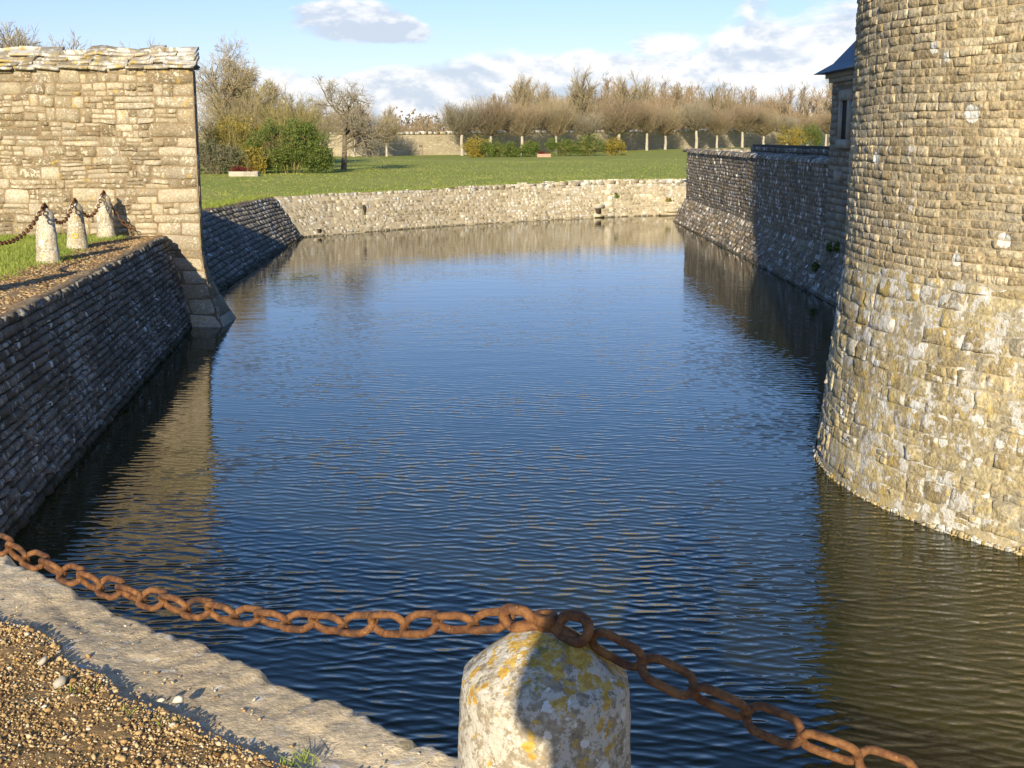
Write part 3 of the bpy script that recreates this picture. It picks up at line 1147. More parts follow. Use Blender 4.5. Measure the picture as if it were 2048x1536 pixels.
# ------------------------------------------------------------------ curtain wall on the right with its sloping foot
cw = thing('curtain_wall', 'high lichen spotted curtain wall with sloping foot, half shaded by the tower', 'wall', (7.6, 40, 0))
YC = 55.2
csurf, cl = polysurf([(7.06, 17.0), (7.06, YC - .2), (7.3, YC + .75), (18, YC + 3.2)][::-1], [(7.6, 17.0), (7.6, YC), (7.75, YC + .15), (18, YC + 2.6)][::-1], 3.0, knee=1.0)
cs2 = orient(csurf, (2, 44))
LY = 30.3


def cshow(r):
    P, _ = csurf((r[:, 0] + r[:, 1]) / 2, (r[:, 2] + r[:, 3]) / 2)
    return r[(P[:, 1] > 24)]


ra = cshow(courses(rng, 0, cl, 1.0, 2.98, (.10, .14), (.14, .46)))
rb = cshow(courses(rng, 0, cl, -.1, 1.0, (.11, .16), (.10, .26)))
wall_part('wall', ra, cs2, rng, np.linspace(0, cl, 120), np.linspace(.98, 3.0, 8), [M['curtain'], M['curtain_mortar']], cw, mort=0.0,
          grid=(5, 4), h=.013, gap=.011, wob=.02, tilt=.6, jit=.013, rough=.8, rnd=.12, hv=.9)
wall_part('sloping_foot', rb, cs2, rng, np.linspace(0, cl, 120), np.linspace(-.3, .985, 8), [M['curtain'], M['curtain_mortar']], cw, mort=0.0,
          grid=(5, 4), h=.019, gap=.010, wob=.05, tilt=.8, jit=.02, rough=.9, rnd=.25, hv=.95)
# buttress seam running down the foot
mb = MB()
mb.add(*wall_box(cl - 17.6, .5, .5, 1.5, -.4, .12, cs2))
# rounded coping stones
mb = MB()
u = 0.0
rs = np.random.default_rng(21)
while u < cl - 13.2:
    L = rs.uniform(.35, .7)
    n = 7
    V = []
    for uu in (u + .008, u + L * .5, u + L - .008):
        P, N = cs2(np.array([uu]), np.array([2.9]))
        P = P[0]
        N = N[0] * [1, 1, 0]
        N /= np.linalg.norm(N)
        jz = rs.uniform(-.012, .012)
        for a in np.linspace(0, math.pi, n):
            rad = .22
            V.append(P + N * (-.15 + math.cos(a) * rad * (1 + rs.uniform(-.05, .05))) + np.array([0, 0, .07 + jz + math.sin(a) * .15 + rs.uniform(-.006, .006)]))
    Q = [[i * n + j, (i + 1) * n + j, (i + 1) * n + j + 1, i * n + j + 1] for i in range(2) for j in range(n - 1)]
    caps = [[0, j, j + 1] for j in range(1, n - 1)] + [[2 * n, 2 * n + j + 1, 2 * n + j] for j in range(1, n - 1)]
    mb.add(np.array(V), [np.array(Q), np.array(caps)], rs.random())
    u += L
mb.build('coping', M['curtain'], cw)
mb = MB()
mb.add(*box(7.30, 7.9, 30.3, YC - .1, 2.90, 2.985))
# low inner parapet behind it
ip = thing('parapet_wall', 'low dark parapet wall running just behind the curtain wall coping', 'wall', (8.6, 38, 0))
psurf, pl = polysurf([(8.5, 30.4), (8.5, 45)], [(8.45, 30.4), (8.45, 45)], 3.3)
ps2 = orient(psurf, (0, 38))
rects = courses(rng, 0, pl, 1.8, 3.3, (.1, .15), (.2, .5))
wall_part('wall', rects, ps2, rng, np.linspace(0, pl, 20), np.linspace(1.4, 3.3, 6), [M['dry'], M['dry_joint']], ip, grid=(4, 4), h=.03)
mb = MB()
mb.add(*box(8.5, 8.9, 30.4, 45, 1.6, 3.36))
mb.build('core', M['dry_joint'], ip)

# ------------------------------------------------------------------ gate lodge behind the tower
lg = thing('gate_lodge', 'small stone lodge with blue slate roof half hidden behind the tower', 'lodge', (9.4, 27, 0))
lsurf, ll = polysurf([(7.565, 30.3), (7.565, 23.0)], [(7.565, 30.3), (7.565, 23.0)], 5.0)
ls2 = orient(lsurf, (0, 27))
rects = courses(rng, 0, ll, 1.0, 4.86, (.13, .2), (.2, .6), quoin=(.28, .5))
WU0, WU1, WZ0, WZ1 = 1.05, 1.65, 3.56, 4.42
keep = ~((rects[:, 1] > WU0 - .14) & (rects[:, 0] < WU1 + .14) & (rects[:, 3] > WZ0 - .22) & (rects[:, 2] < WZ1 + .24))
wall_part('wall', rects[keep], ls2, rng, np.linspace(0, ll, 4), np.linspace(1.0, 4.9, 4), [M['lodge'], M['curtain_mortar']], lg, grid=(5, 5), h=.022, gap=.016, wob=.01, rough=.5, rnd=.12)
mb = MB()
mb.add(*box(7.60, 11.4, 23.0, 30.27, 1.0, 4.9))
mb.build('core', M['lodge'], lg)
# dressed window surround, sill, lintel, dark fill of the opening
yy = lambda u: 30.3 - u
mb = MB()
mb.add(*box(7.50, 7.62, yy(WU0), yy(WU0) + .15, WZ0, WZ1))
mb.add(*box(7.50, 7.62, yy(WU1) - .15, yy(WU1), WZ0, WZ1))
mb.add(*box(7.50, 7.62, yy(WU1) - .2, yy(WU0) + .2, WZ1 + .002, WZ1 + .24))
wn = mb.build('window', M['dressed'], lg)
mb = MB()
mb.add(*box(7.46, 7.62, yy(WU1) - .15, yy(WU0) + .15, WZ0 - .2, WZ0 - .002))
s_ = mb.build('sill', M['dressed'], wn, off=lg.location)
mb = MB()
mb.add(*box(7.555, 7.60, yy(WU1), yy(WU0), WZ0, WZ1))
mb.build('dark_fill', M['dark_gap'], wn, off=lg.location)  # solid block, its dark colour stands in for shade inside the window
mb = MB()
mb.add(*box(7.53, 7.59, yy(WU1) + .06, yy(WU1) + .14, WZ0 + .01, WZ1 - .01))
mb.build('frame', M['dressed'], wn, off=lg.location)
mb = MB()
mb.add(*box(7.49, 11.5, 22.9, 30.38, 4.86, 4.96))
mb.add(*box(7.42, 11.57, 22.83, 30.45, 4.964, 5.06))
mb.build('cornice', M['dressed'], lg)
mb = MB()
e0 = np.array([[7.18, 22.6, 5.064], [11.8, 22.6, 5.064], [11.8, 30.68, 5.064], [7.18, 30.68, 5.064]])
e1 = np.array([[7.55, 22.97, 5.30], [11.43, 22.97, 5.30], [11.43, 30.31, 5.30], [7.55, 30.31, 5.30]])
rdg = np.array([[9.49, 25.0, 7.75], [9.49, 28.3, 7.75]])
mb.add(np.vstack([e0, e1, rdg]), [np.array([[0, 1, 5, 4], [1, 2, 6, 5], [2, 3, 7, 6], [3, 0, 4, 7], [0, 3, 2, 1], [5, 6, 9, 8], [7, 4, 8, 9]]), np.array([[4, 5, 8], [6, 7, 9]])])
mb.build('roof', M['slate'], lg)
mb = MB()
mb.add(*box(7.40, 7.60, 28.9, 29.15, 2.62, 2.86))
mb.build('corbel', M['dressed'], lg)

# ------------------------------------------------------------------ terrace kerb wall in the foreground
kw = thing('kerb_wall', 'pale ragged mortared kerb wall edging the terrace in the left foreground', 'wall', (-1.2, 4.4, 1.0))


def kp(s, dpt):
    """s metres along the kerb from its point nearest the bollard (positive to the left), dpt outward from its outer edge"""
    return np.stack([-.19 - KD[0] * s + KN[0] * dpt, 3.65 - KD[1] * s + KN[1] * dpt], -1)


ns, nd = 420, 40
sv = np.linspace(-4.0, 6.05, ns)
dv_ = np.linspace(-.62, .0, nd)
ss_, dd_ = np.meshgrid(sv, dv_, indexing='ij')
# ragged outer edge made of individual stones
rs = np.random.default_rng(33)
edges_ = [-4.2]
while edges_[-1] < 6.3:
    edges_.append(edges_[-1] + rs.uniform(.10, .34))
edges_ = np.array(edges_)
offs = rs.uniform(-.022, .02, len(edges_))
hgt = rs.uniform(-.008, .010, len(edges_))
si = np.clip(np.searchsorted(edges_, ss_) - 1, 0, len(edges_) - 1)
loc = (ss_ - edges_[si]) / np.maximum(np.diff(np.r_[edges_, edges_[-1] + .3])[si], .05)
edge_off = offs[si] - .022 * (np.abs(2 * loc - 1) ** 6) + .014 * fbm(np.stack([ss_ * 14, ss_ * 0, ss_ * 0], -1), 3, 3)
wgt = sst(-.30, 0, dd_)
d2 = dd_ + (edge_off + .05) * wgt
P2 = kp(ss_, d2)
zz = 1.672 + .005 * fbm(np.stack([ss_ * 2.4, dd_ * 2.4, ss_ * 0], -1), 3, 5) + .004 * fbm(np.stack([ss_ * 22, dd_ * 22, ss_ * 0], -1), 3, 6)
zz = zz + hgt[si] * sst(-.24, -.14, dd_) - .012 * (np.abs(2 * loc - 1) ** 6) * sst(-.24, -.14, dd_) - .05 * sst(-.04, .0, dd_) ** 2
zz = zz + .012 * np.exp(-((dd_ + .19 + .03 * np.sin(ss_ * 5)) / .03) ** 2) * (vn(np.stack([ss_ * 3, ss_ * 0, ss_ * 0], -1), 2))
V = np.c_[P2.reshape(-1, 2), zz.ravel()]
# outer face going down
rows = []
for k, (zf, ox) in enumerate(((1.60, .01), (1.5, .0), (1.2, -.02), (.6, .05), (-.3, .12))):
    Pq = kp(sv, edge_off[:, -1] * (1 if k < 2 else .3) + .05 + ox + .02 * fbm(np.stack([sv * 5, sv * 0 + k, sv * 0], -1), 2, 9))
    rows.append(np.c_[Pq, np.full(ns, zf)])
idx = np.arange(ns * nd).reshape(ns, nd)
Q = [np.stack([idx[:-1, :-1], idx[:-1, 1:], idx[1:, 1:], idx[1:, :-1]], -1).reshape(-1, 4)]
prev = idx[:, -1]
cnt = ns * nd
for r_ in rows:
    cur = cnt + np.arange(ns)
    Q.append(np.stack([prev[:-1], cur[:-1], cur[1:], prev[1:]], -1))
    prev = cur
    cnt += ns
ti = np.r_[np.clip(.5 + .35 * fbm(np.stack([ss_ * 1.6, dd_ * 1.6, ss_ * 0], -1), 3, 12), 0, 1).ravel(), np.full(ns * 5, .3)]
part('kerb', np.concatenate([V] + rows), [np.concatenate(Q)], M['kerb'], kw, None, {'tint': ti}, smooth=True)

# gravelly ground of the terrace: a sheet a few centimetres above the kerb, with a ragged front edge
sv2 = np.linspace(-4.0, 6.6, 260)
dd2 = np.r_[np.linspace(0, .5, 34), np.linspace(.55, 7, 12)]
ss2, q2 = np.meshgrid(sv2, dd2, indexing='ij')
front = -.425 + .045 * fbm(np.stack([sv2 * 2.2, sv2 * 0, sv2 * 0], -1), 4, 15)
dq = front[:, None] - q2
P2 = kp(ss2, dq)
zz = 1.708 + .010 * fbm(np.stack([ss2 * 5, dq * 5, ss2 * 0], -1), 3, 17) + .006 * fbm(np.stack([ss2 * 25, dq * 25, ss2 * 0], -1), 2, 18)
zz = np.where(q2 < .008, 1.655, zz)
idx = np.arange(len(sv2) * len(dd2)).reshape(len(sv2), len(dd2))
Q = np.stack([idx[:-1, :-1], idx[1:, :-1], idx[1:, 1:], idx[:-1, 1:]], -1).reshape(-1, 4)
o = part('terrace_ground', np.c_[P2.reshape(-1, 2), zz.ravel()], [Q], M['soil'], smooth=True)
tagit(o, 'brown gravelly ground of the terrace in the left foreground', 'ground', kind='structure')

ICO = None


def ico():
    global ICO
    if ICO is None:
        bm = bmesh.new()
        bmesh.ops.create_icosphere(bm, subdivisions=1, radius=1)
        bm.verts.ensure_lookup_table()
        ICO = (np.array([v.co[:] for v in bm.verts]), np.array([[v.index for v in f.verts] for f in bm.faces]))
        bm.free()
    return ICO


def pebbles(rs, P, size, tint):
    iv, if_ = ico()
    n = len(P)
    sc = size[:, None] * rs.uniform(.55, 1.25, (n, 3)) * [1, 1, .75]
    ang = rs.uniform(0, 6.28, n)
    tl = rs.uniform(-.5, .5, (n, 2))
    V = iv[None] * (1 + rs.uniform(-.38, .38, (n, len(iv), 1))) * sc[:, None, :]
    c, s_ = np.cos(ang)[:, None], np.sin(ang)[:, None]
    x = V[..., 0] * c - V[..., 1] * s_
    y = V[..., 0] * s_ + V[..., 1] * c
    z = V[..., 2] + x * tl[:, :1] + y * tl[:, 1:]
    W = np.stack([x, y, z], -1) + P[:, None]
    F = (if_[None] + (np.arange(n) * len(iv))[:, None, None]).reshape(-1, 3)
    return W.reshape(-1, 3), F, np.repeat(tint, len(iv))


rs = np.random.default_rng(71)
n = 52000
s_r = rs.uniform(-.6, 3.4, n)
q_r = rs.uniform(0, 1, n) ** 1.2 * 1.7
fr = np.interp(s_r, sv2, front)
P = kp(s_r, fr - q_r + .012)
size = np.exp(rs.normal(math.log(.0036), .48, n)).clip(.0022, .015)
zz = 1.708 + .010 * fbm(np.stack([s_r * 5, (fr - q_r) * 5, s_r * 0], -1), 3, 17) + size * .25
V, F, ti = pebbles(rs, np.c_[P, zz], size, np.clip(rs.normal(.5, .26, n), 0, 1))
o = part('gravel', V, [F], M['gravel'], None, None, {'tint': ti})
tagit(o, 'loose brown gravel covering the terrace beside the kerb', 'gravel', kind='stuff')
# scattered crumbs on the kerb
n = 260
s_r = rs.uniform(-.5, 3.6, n)
dd = -.03 - rs.uniform(0, 1, n) ** .7 * .42
P = kp(s_r, dd)
size = np.exp(rs.normal(math.log(.0042), .4, n)).clip(.002, .012)
V, F, ti = pebbles(rs, np.c_[P, 1.677 + size * .4], size, np.clip(rs.normal(.7, .25, n), 0, 1))
o = part('grit', V, [F], M['gravel'], None, None, {'tint': ti})
tagit(o, 'fine stone crumbs scattered on the pale kerb', 'grit', kind='stuff')


def pxz(x, y, z):
    """point at height z on the line of sight recorded for photo position x,y"""
    p_ = R(11.1556)
    a = (x - 1024) / 2500
    b = -(y - 768) / 2500
    dz = -math.sin(p_) + b * math.cos(p_)
    k = (z - EYE) / dz
    return np.array([a * k, (math.cos(p_) + b * math.sin(p_)) * k, z])


for lab, (px, py), sz, tn in (('rounded cream pebble lying at the gravel edge near a dry stem', (356, 1398), .022, 1.0),
                              ('smaller pale pebble left of the cream pebble at gravel edge', (322, 1400), .016, .95),
                              ('flat grey slate chip lying upright in the gravel', (122, 1362), .030, .0),
                              ('thin grey stone shard lying near the kerb shadow', (85, 1322), .028, .05)):
    Pq = pxz(px, py, 1.722)
    V, F, ti = pebbles(np.random.default_rng(int(px)), np.array([Pq]), np.array([sz]), np.array([tn]))
    o = part('pebble', V, [F], M['gravel'] if tn > .5 else M['dressed'], None, None, {'tint': ti}, smooth=True, off=tuple(Pq))
    tagit(o, lab, 'pebble', 'loose pebbles on the terrace')


# ------------------------------------------------------------------ bollards and chains
def bollard(name, label, loc, r0, r1, hs, hc, lean=(0, 0), seed=0, seg=72, group='stone bollards carrying the chain'):
    root = thing(name, label, 'bollard', loc, group)
    prof = [(r0 * 1.02, -.05)]
    k = 26
    for i in range(k + 1):
        z = hs * i / k
        prof.append((r0 + (r1 - r0) * (i / k), z))
    rc = r1 * .42
    for i in range(1, 9):
        q = i / 8
        prof.append((r1 + (rc - r1) * q, hs + (hc - hs) * (q * .82 + .18 * math.sin(q * math.pi / 2))))
    for q in (.75, .5, .25, .02):
        prof.append((rc * q, hc + .018 * (1 - q)))
    V, Q = lathe(prof, seg)
    nrm = np.c_[V[:, 0], V[:, 1], 0 * V[:, 0]]
    rad = np.linalg.norm(nrm, axis=1, keepdims=True)
    dsp = .004 * fbm(V * 7 + seed, 3, seed) + .003 * fbm(V * 26 + seed, 3, seed + 9)
    pits = np.clip(vn(V * 22 + 5.5 + seed, seed + 3) - .62, 0, 1) * .05
    V = V + nrm / np.maximum(rad, .02) * (dsp - pits)[:, None]
    V[:, 2] += .006 * fbm(V * 12 + 3, 2, seed + 4) * (V[:, 2] > hs)
    V[:, 0] += lean[0] * V[:, 2]
    V[:, 1] += lean[1] * V[:, 2]
    part('post', V + np.array(loc), [Q], M['bollard'], root, smooth=True)
    return root


def tube(path, r, n=10, closed=False):
    path = np.asarray(path, float)
    k = len(path)
    if closed:
        tg = np.roll(path, -1, 0) - np.roll(path, 1, 0)
    else:
        tg = np.gradient(path, axis=0)
    tg /= np.linalg.norm(tg, axis=1, keepdims=True)
    up = np.array([0, 0, 1.0])
    if abs(tg[:, 2]).max() > .9:
        up = np.array([.3, 1.0, .2]) if not closed else np.linalg.svd(path - path.mean(0))[2][2]
    if closed:
        up = np.linalg.svd(path - path.mean(0))[2][2]
    a = np.cross(tg, up)
    a /= np.linalg.norm(a, axis=1, keepdims=True)
    b = np.cross(a, tg)
    th = np.linspace(0, 2 * np.pi, n, endpoint=False)
    rr = np.broadcast_to(r, (k,))
    V = path[:, None] + (a[:, None] * np.cos(th)[None, :, None] + b[:, None] * np.sin(th)[None, :, None]) * rr[:, None, None]
    Q = []
    for i in range(k if closed else k - 1):
        i2 = (i + 1) % k
        j = np.arange(n)
        Q.append(np.c_[i * n + j, i * n + (j + 1) % n, i2 * n + (j + 1) % n, i2 * n + j])
    T = []
    V = V.reshape(-1, 3)
    if not closed:
        V = np.vstack([V, path[0], path[-1]])
        j = np.arange(n)
        T = [np.c_[np.full(n, k * n), (j + 1) % n, j], np.c_[np.full(n, k * n + 1), (k - 1) * n + j, (k - 1) * n + (j + 1) % n]]
        return V, [np.concatenate(Q), np.concatenate(T)]
    return V, [np.concatenate(Q)]


def oval(length, width, k=28):
    """centre line of a chain link in its own xy plane (long axis x)"""
    hw = width / 2
    hl = length / 2 - hw
    P = []
    m = k // 2
    for i in range(m + 1):
        a = -math.pi / 2 + math.pi * i / m
        P.append((hl + hw * math.cos(a), hw * math.sin(a), 0))
    for i in range(m + 1):
        a = math.pi / 2 + math.pi * i / m
        P.append((-hl + hw * math.cos(a), hw * math.sin(a), 0))
    return np.array(P)


LINKS = {}


def link_mesh(length, width, wire, lod):
    key = (length, width, wire, lod)
    if key not in LINKS:
        V, F = tube(oval(length - 2 * wire, width - 2 * wire, 22 if lod else 10), wire, 10 if lod else 5, True)
        V = V + .0012 * fbm(V * 90, 2, 3)[:, None] * (1 if lod else 0)
        LINKS[key] = mesh_data('link', V, F, [M['iron']], smooth=True)
    return LINKS[key]


def chain(label, p0, p1, sag, length, width, wire, lod, seed=1, group='rusty chain spans', skew=0.0):
    p0 = np.array(p0, float)
    p1 = np.array(p1, float)
    q = np.linspace(0, 1, 400)
    path = p0 + (p1 - p0) * q[:, None]
    path[:, 2] -= 4 * sag * q * (1 - q) * (1 + skew * (1 - 2 * q))
    sl_ = np.r_[0, np.cumsum(np.linalg.norm(np.diff(path, axis=0), axis=1))]
    pitch = length - 2 * wire - wire * .15
    n = int(sl_[-1] / pitch)
    root = thing('chain', label, 'chain', tuple(p0), group)
    me = link_mesh(length, width, wire, lod)
    rr = np.random.default_rng(seed)
    base = rr.uniform(-.3, .3)
    for i in range(n):
        s0 = (i + .5) * sl_[-1] / n
        pos = np.array([np.interp(s0, sl_, path[:, j]) for j in range(3)])
        pa = np.array([np.interp(s0 - .03, sl_, path[:, j]) for j in range(3)])
        pb = np.array([np.interp(s0 + .03, sl_, path[:, j]) for j in range(3)])
        tg = Vector(pb - pa).normalized()
        side = tg.cross(Vector((0, 0, 1))).normalized()
        up = side.cross(tg).normalized()
        roll = R(48) + (math.pi / 2 if i % 2 else 0) + base + rr.uniform(-.22, .22)
        yv = side * math.cos(roll) + up * math.sin(roll)
        zv = tg.cross(yv)
        m4 = Matrix((( tg.x, yv.x, zv.x, pos[0] - p0[0]), (tg.y, yv.y, zv.y, pos[1] - p0[1]), (tg.z, yv.z, zv.z, pos[2] - p0[2]), (0, 0, 0, 1)))
        o = bpy.data.objects.new('link', me)
        C.objects.link(o)
        o.parent = root
        o.matrix_local = m4
    return root


def anchor(root, top, dirv_, s=1.0, lod=True):
    """iron bolt and its pair of eyes on the head of a bollard (a part of it)"""
    top = np.array(top)
    dv = np.array([dirv_[0], dirv_[1], 0.0])
    dv /= np.linalg.norm(dv)
    sd = np.array([-dv[1], dv[0], 0])
    mb = MB()
    V, Q = lathe([(.0, -.04), (.020 * s, -.04), (.020 * s, .012 * s), (.0205 * s, .013 * s), (.028 * s, .013 * s), (.0285 * s, .0135 * s), (.0285 * s, .040 * s), (.028 * s, .0405 * s), (.014 * s, .0405 * s), (.0135 * s, .040 * s), (.012 * s, .030 * s), (.0, .030 * s)], 20 if lod else 8)
    mb.add(V + top, [Q])
    # bar under the bolt head
    k = 12
    pth = np.array([top + dv * x * s + np.array([0, 0, (.008 - 3.0 * x * x) * s]) for x in np.linspace(-.085, .085, k)])
    mb.add(*tube(pth, .015 * s, 8))
    for sg in (-1, 1):
        ov = oval(.085 * s, .062 * s, 18 if lod else 8)
        c = top + dv * sg * .072 * s + np.array([0, 0, .014 * s])
        pts = np.array([c + dv * x * .9 + np.array([0, 0, y * .9]) + sd * y * .35 * sg for x, y, _ in ov])
        mb.add(*tube(pts, .0135 * s, 9 if lod else 5, True))
    mb.build('ring_bolt', M['iron'], root, smooth=True)


NB = np.array([.070, 2.47])
b_near = bollard('stone_bollard', 'large stone bollard crusted with orange and white lichen in the foreground', (NB[0], NB[1], 1.70), .212, .176, .79, .872, seed=4, seg=110)
topn = np.array([NB[0], NB[1], 1.70 + .885])
anchor(b_near, topn + [0, 0, .004], (.9, -.42), .88)
LD = -KD
NBL = NB + LD * 4.2
RD = np.array([.968, -.25])
NBR = NB + RD * 2.45
ch_l = chain('rusty chain sagging left from the foreground bollard over the dark water', topn + np.array([LD[0], LD[1], 0]) * .10, (NBL[0], NBL[1], 2.585), .335, .132, .076, .0094, True, 3)
ch_r = chain('shaded rusty chain dropping right from the foreground bollard', topn + np.array([RD[0], RD[1], 0]) * .10, (NBR[0], NBR[1], 2.585), .285, .132, .076, .0094, True, 5)

# three bollards in front of the boundary wall (and the one before them, whose shadow crosses the path)
LB = [(-6.62, 15.2), (-7.16, 19.3), (-7.56, 21.8), (-7.80, 24.12)]
labs = [None, 'leftmost of the three chained stone bollards, standing on grass',
        'middle chained stone bollard with a yellow lichen ring on its front', 'chained stone bollard nearest the boundary wall, casting its shadow on it']
for i in range(1, 4):
    x, y = LB[i]
    hh = (.0, .84, .80, .84)[i]
    b = bollard('stone_bollard', labs[i], (x, y, G), .180, (.0, .128, .125, .125)[i], hh - .09, hh, lean=(0, (.0, .0, .0, .0)[i]), seed=10 + i, seg=40, group='three chained stone bollards on the left bank')
    anchor(b, (x, y, G + hh + .015), (LB[3][0] - LB[1][0], LB[3][1] - LB[1][1]), 1.15, False)
# yellow ring of lichen
th = np.linspace(0, 2 * np.pi, 26, endpoint=False)
rl_ = MB()
Vr = []
for rad in (.028, .05):
    for a in th:
        xx = math.sin(a) * rad * 1.25
        zz_ = .24 + math.cos(a) * rad
        rb_ = .180 + (.125 - .180) * zz_ / .71 + .010
        Vr.append((LB[2][0] + xx + .02, LB[2][1] - math.sqrt(max(rb_ ** 2 - xx ** 2, 0)), G + zz_))
i = np.arange(26)
b2 = [o for o in S.objects if o.get('label', '').startswith('middle chained')][0]
part('lichen_ring', np.array(Vr), [np.c_[i, (i + 1) % 26, 26 + (i + 1) % 26, 26 + i]], plain_mat('yellow_lichen', (.50, .33, .05), (.60, .45, .12), 40), b2)


def btop(i, sgn, dx):
    x, y = LB[i]
    dvec = np.array(LB[3]) - np.array(LB[1])
    dvec = dvec / np.linalg.norm(dvec)
    return (x + dvec[0] * dx * sgn, y + dvec[1] * dx * sgn, G + .855 + (-.04 if i == 2 else 0))


chain('rusty chain sagging out of frame left of the leftmost bollard', btop(1, -1, .09), (LB[0][0], LB[0][1], G + .86), .36, .125, .075, .0105, False, 7, 'rusty chains between the left bank bollards')
chain('rusty chain hanging between the leftmost and middle bank bollards', btop(1, 1, .09), btop(2, -1, .09), .30, .125, .075, .0105, False, 8, 'rusty chains between the left bank bollards')
chain('rusty chain hanging between the middle bollard and the one by the wall', btop(2, 1, .09), btop(3, -1, .09), .34, .125, .075, .0105, False, 9, 'rusty chains between the left bank bollards')
chain('short rusty chain hanging from the bollard beside the boundary wall', btop(3, 1, .05), (-7.35, 24.45, G + .12), .12, .125, .075, .0105, False, 10, 'rusty chains between the left bank bollards')
b0 = bollard('stone_bollard', 'stone bollard standing left of the view on the bank', (LB[0][0], LB[0][1], G), .18, .128, .75, .84, seed=31, seg=30, group='stone bollards carrying the chain')

# ------------------------------------------------------------------ dirt path along the left bank and grass beside it
uu = np.linspace(0, 17.2, 120)
wv = np.linspace(0, 1, 10)
dirp = (RT1 - RT0) / np.linalg.norm(RT1 - RT0)
nrp = np.array([-dirp[1], dirp[0]])
wid = 1.15 + .28 * fbm(np.stack([uu * .9, uu * 0, uu * 0], -1), 3, 44) - .25 * sst(9, 14, uu)
A_, B_ = np.meshgrid(np.arange(120), np.arange(10), indexing='ij')
Pd = RT0[None, None] + dirp * uu[A_][..., None] + nrp * (wid[A_] * wv[B_] + .02)[..., None]
Zd = 1.708 + .012 * fbm(np.stack([Pd[..., 0] * 5, Pd[..., 1] * 5, 0 * Pd[..., 0]], -1), 3, 45) - .012 * (wv[B_] ** 3)
idx = np.arange(1200).reshape(120, 10)
Q = np.stack([idx[:-1, :-1], idx[1:, :-1], idx[1:, 1:], idx[:-1, 1:]], -1).reshape(-1, 4)
o = part('dirt_path', np.c_[Pd.reshape(-1, 2), Zd.ravel()], [Q], M['path'], smooth=True)
tagit(o, 'bare brown dirt strip along the retaining wall top', 'path', kind='structure')
n = 3800
rs = np.random.default_rng(81)
k = rs.uniform(3.5, 16.8, n)
ww = np.interp(k, uu, wid) * rs.uniform(.1, 1.05, n)
P = RT0 + dirp * k[:, None] + nrp * ww[:, None]
size = rs.uniform(.010, .034, n)
V, F, ti = pebbles(rs, np.c_[P, np.full(n, 1.712)], size, rs.random(n))
V[:, 2] = 1.708 + (V[:, 2] - 1.708) * .6
o = part('leaf_litter', V, [F], M['litter'], None, None, {'tint': ti})
tagit(o, 'dry leaf litter and crumbs on the dirt strip', 'litter', kind='stuff')


def blades(rs, P, h, w_, tint, lean=.5):
    n = len(P)
    a = rs.uniform(0, 6.28, n)
    l = rs.normal(0, lean, (n, 2)) * h[:, None]
    dx = np.c_[np.cos(a), np.sin(a)] * w_[:, None]
    V = np.empty((n, 3, 3))
    V[:, 0, :2] = P[:, :2] - dx
    V[:, 1, :2] = P[:, :2] + dx
    V[:, 2, :2] = P[:, :2] + l
    V[:, 0, 2] = V[:, 1, 2] = P[:, 2] - .005
    V[:, 2, 2] = P[:, 2] + h
    return V.reshape(-1, 3), np.arange(3 * n).reshape(n, 3), np.repeat(tint, 3)


rs = np.random.default_rng(91)
n = 70000
X = rs.uniform(-13, -5.6, n)
Y = rs.uniform(13.5, 24.6, n)
u_ = (np.c_[X, Y] - RT0) @ dirp
v_ = (np.c_[X, Y] - RT0) @ nrp
pw = np.interp(u_, uu, wid)
keep = (v_ > pw - .06 + rs.normal(0, .09, n)) & (Y < WY - .035 * (X + 6.13) - .02)
X, Y = X[keep], Y[keep]
n = len(X)
cl_ = uvn(X, Y, 1.3, 5)
h = (.045 + .03 * rs.random(n)) * (1 + .35 * cl_)
V1, F1, t1 = blades(rs, np.c_[X, Y, gh(X, Y)], h, rs.uniform(.004, .009, n), np.clip(.42 + .28 * cl_ + rs.normal(0, .15, n), 0, 1))
# lawn beyond the moat: larger tufts, thinning with distance
m = 42000
Y = 36 + (rs.random(m) ** 1.7) * 75
X = rs.uniform(-.30, .16, m) * Y
far = np.array(moat)
ok = ~inside(X, Y, moat)
ok &= ~((X > 7.4) & (Y < 60))
X, Y = X[ok], Y[ok]
m = len(X)
cl_ = uvn(X, Y, .5, 6)
V2, F2, t2 = blades(rs, np.c_[X, Y, gh(X, Y)], (.03 + .03 * rs.random(m)) * (1 + .3 * cl_), rs.uniform(.010, .022, m), np.clip(.66 + .16 * cl_ + rs.normal(0, .10, m), 0, 1), .8)
# rank fringe along the top of the moat walls
fr_ = []
for line, wd in ((FAR_TOP, .5), (FL_TOP, .9)):
    L = np.array(line)
    sg = np.r_[0, np.cumsum(np.hypot(*np.diff(L, axis=0).T))]
    k = rs.uniform(0, sg[-1], 9000)
    px = np.interp(k, sg, L[:, 0])
    py = np.interp(k, sg, L[:, 1])
    dx = np.interp(k, sg, np.gradient(L[:, 0], sg))
    dy = np.interp(k, sg, np.gradient(L[:, 1], sg))
    q = np.abs(rs.normal(0, wd * .5, 9000)) + .04 + .14 * (uvn(px, py, .9, 3) + .4).clip(0, 2)
    sgn = 1
    nx, ny = -dy, dx
    test = inside(px[:1] + nx[:1] * .5, py[:1] + ny[:1] * .5, moat)[0]
    if test:
        nx, ny = -nx, -ny
    fr_.append(np.c_[px + nx * q, py + ny * q])
fr_ = np.concatenate(fr_)
k = len(fr_)
V3, F3, t3 = blades(rs, np.c_[fr_, gh(fr_[:, 0], fr_[:, 1])], rs.uniform(.05, .13, k), rs.uniform(.008, .02, k), np.clip(rs.normal(.45, .28, k), 0, 1), .7)
o = part('grass', np.concatenate([V1, V2, V3]), [np.concatenate([F1, F2 + len(V1), F3 + len(V1) + len(V2)])], M['grass'], None, None, {'tint': np.r_[t1, t2, t3]})
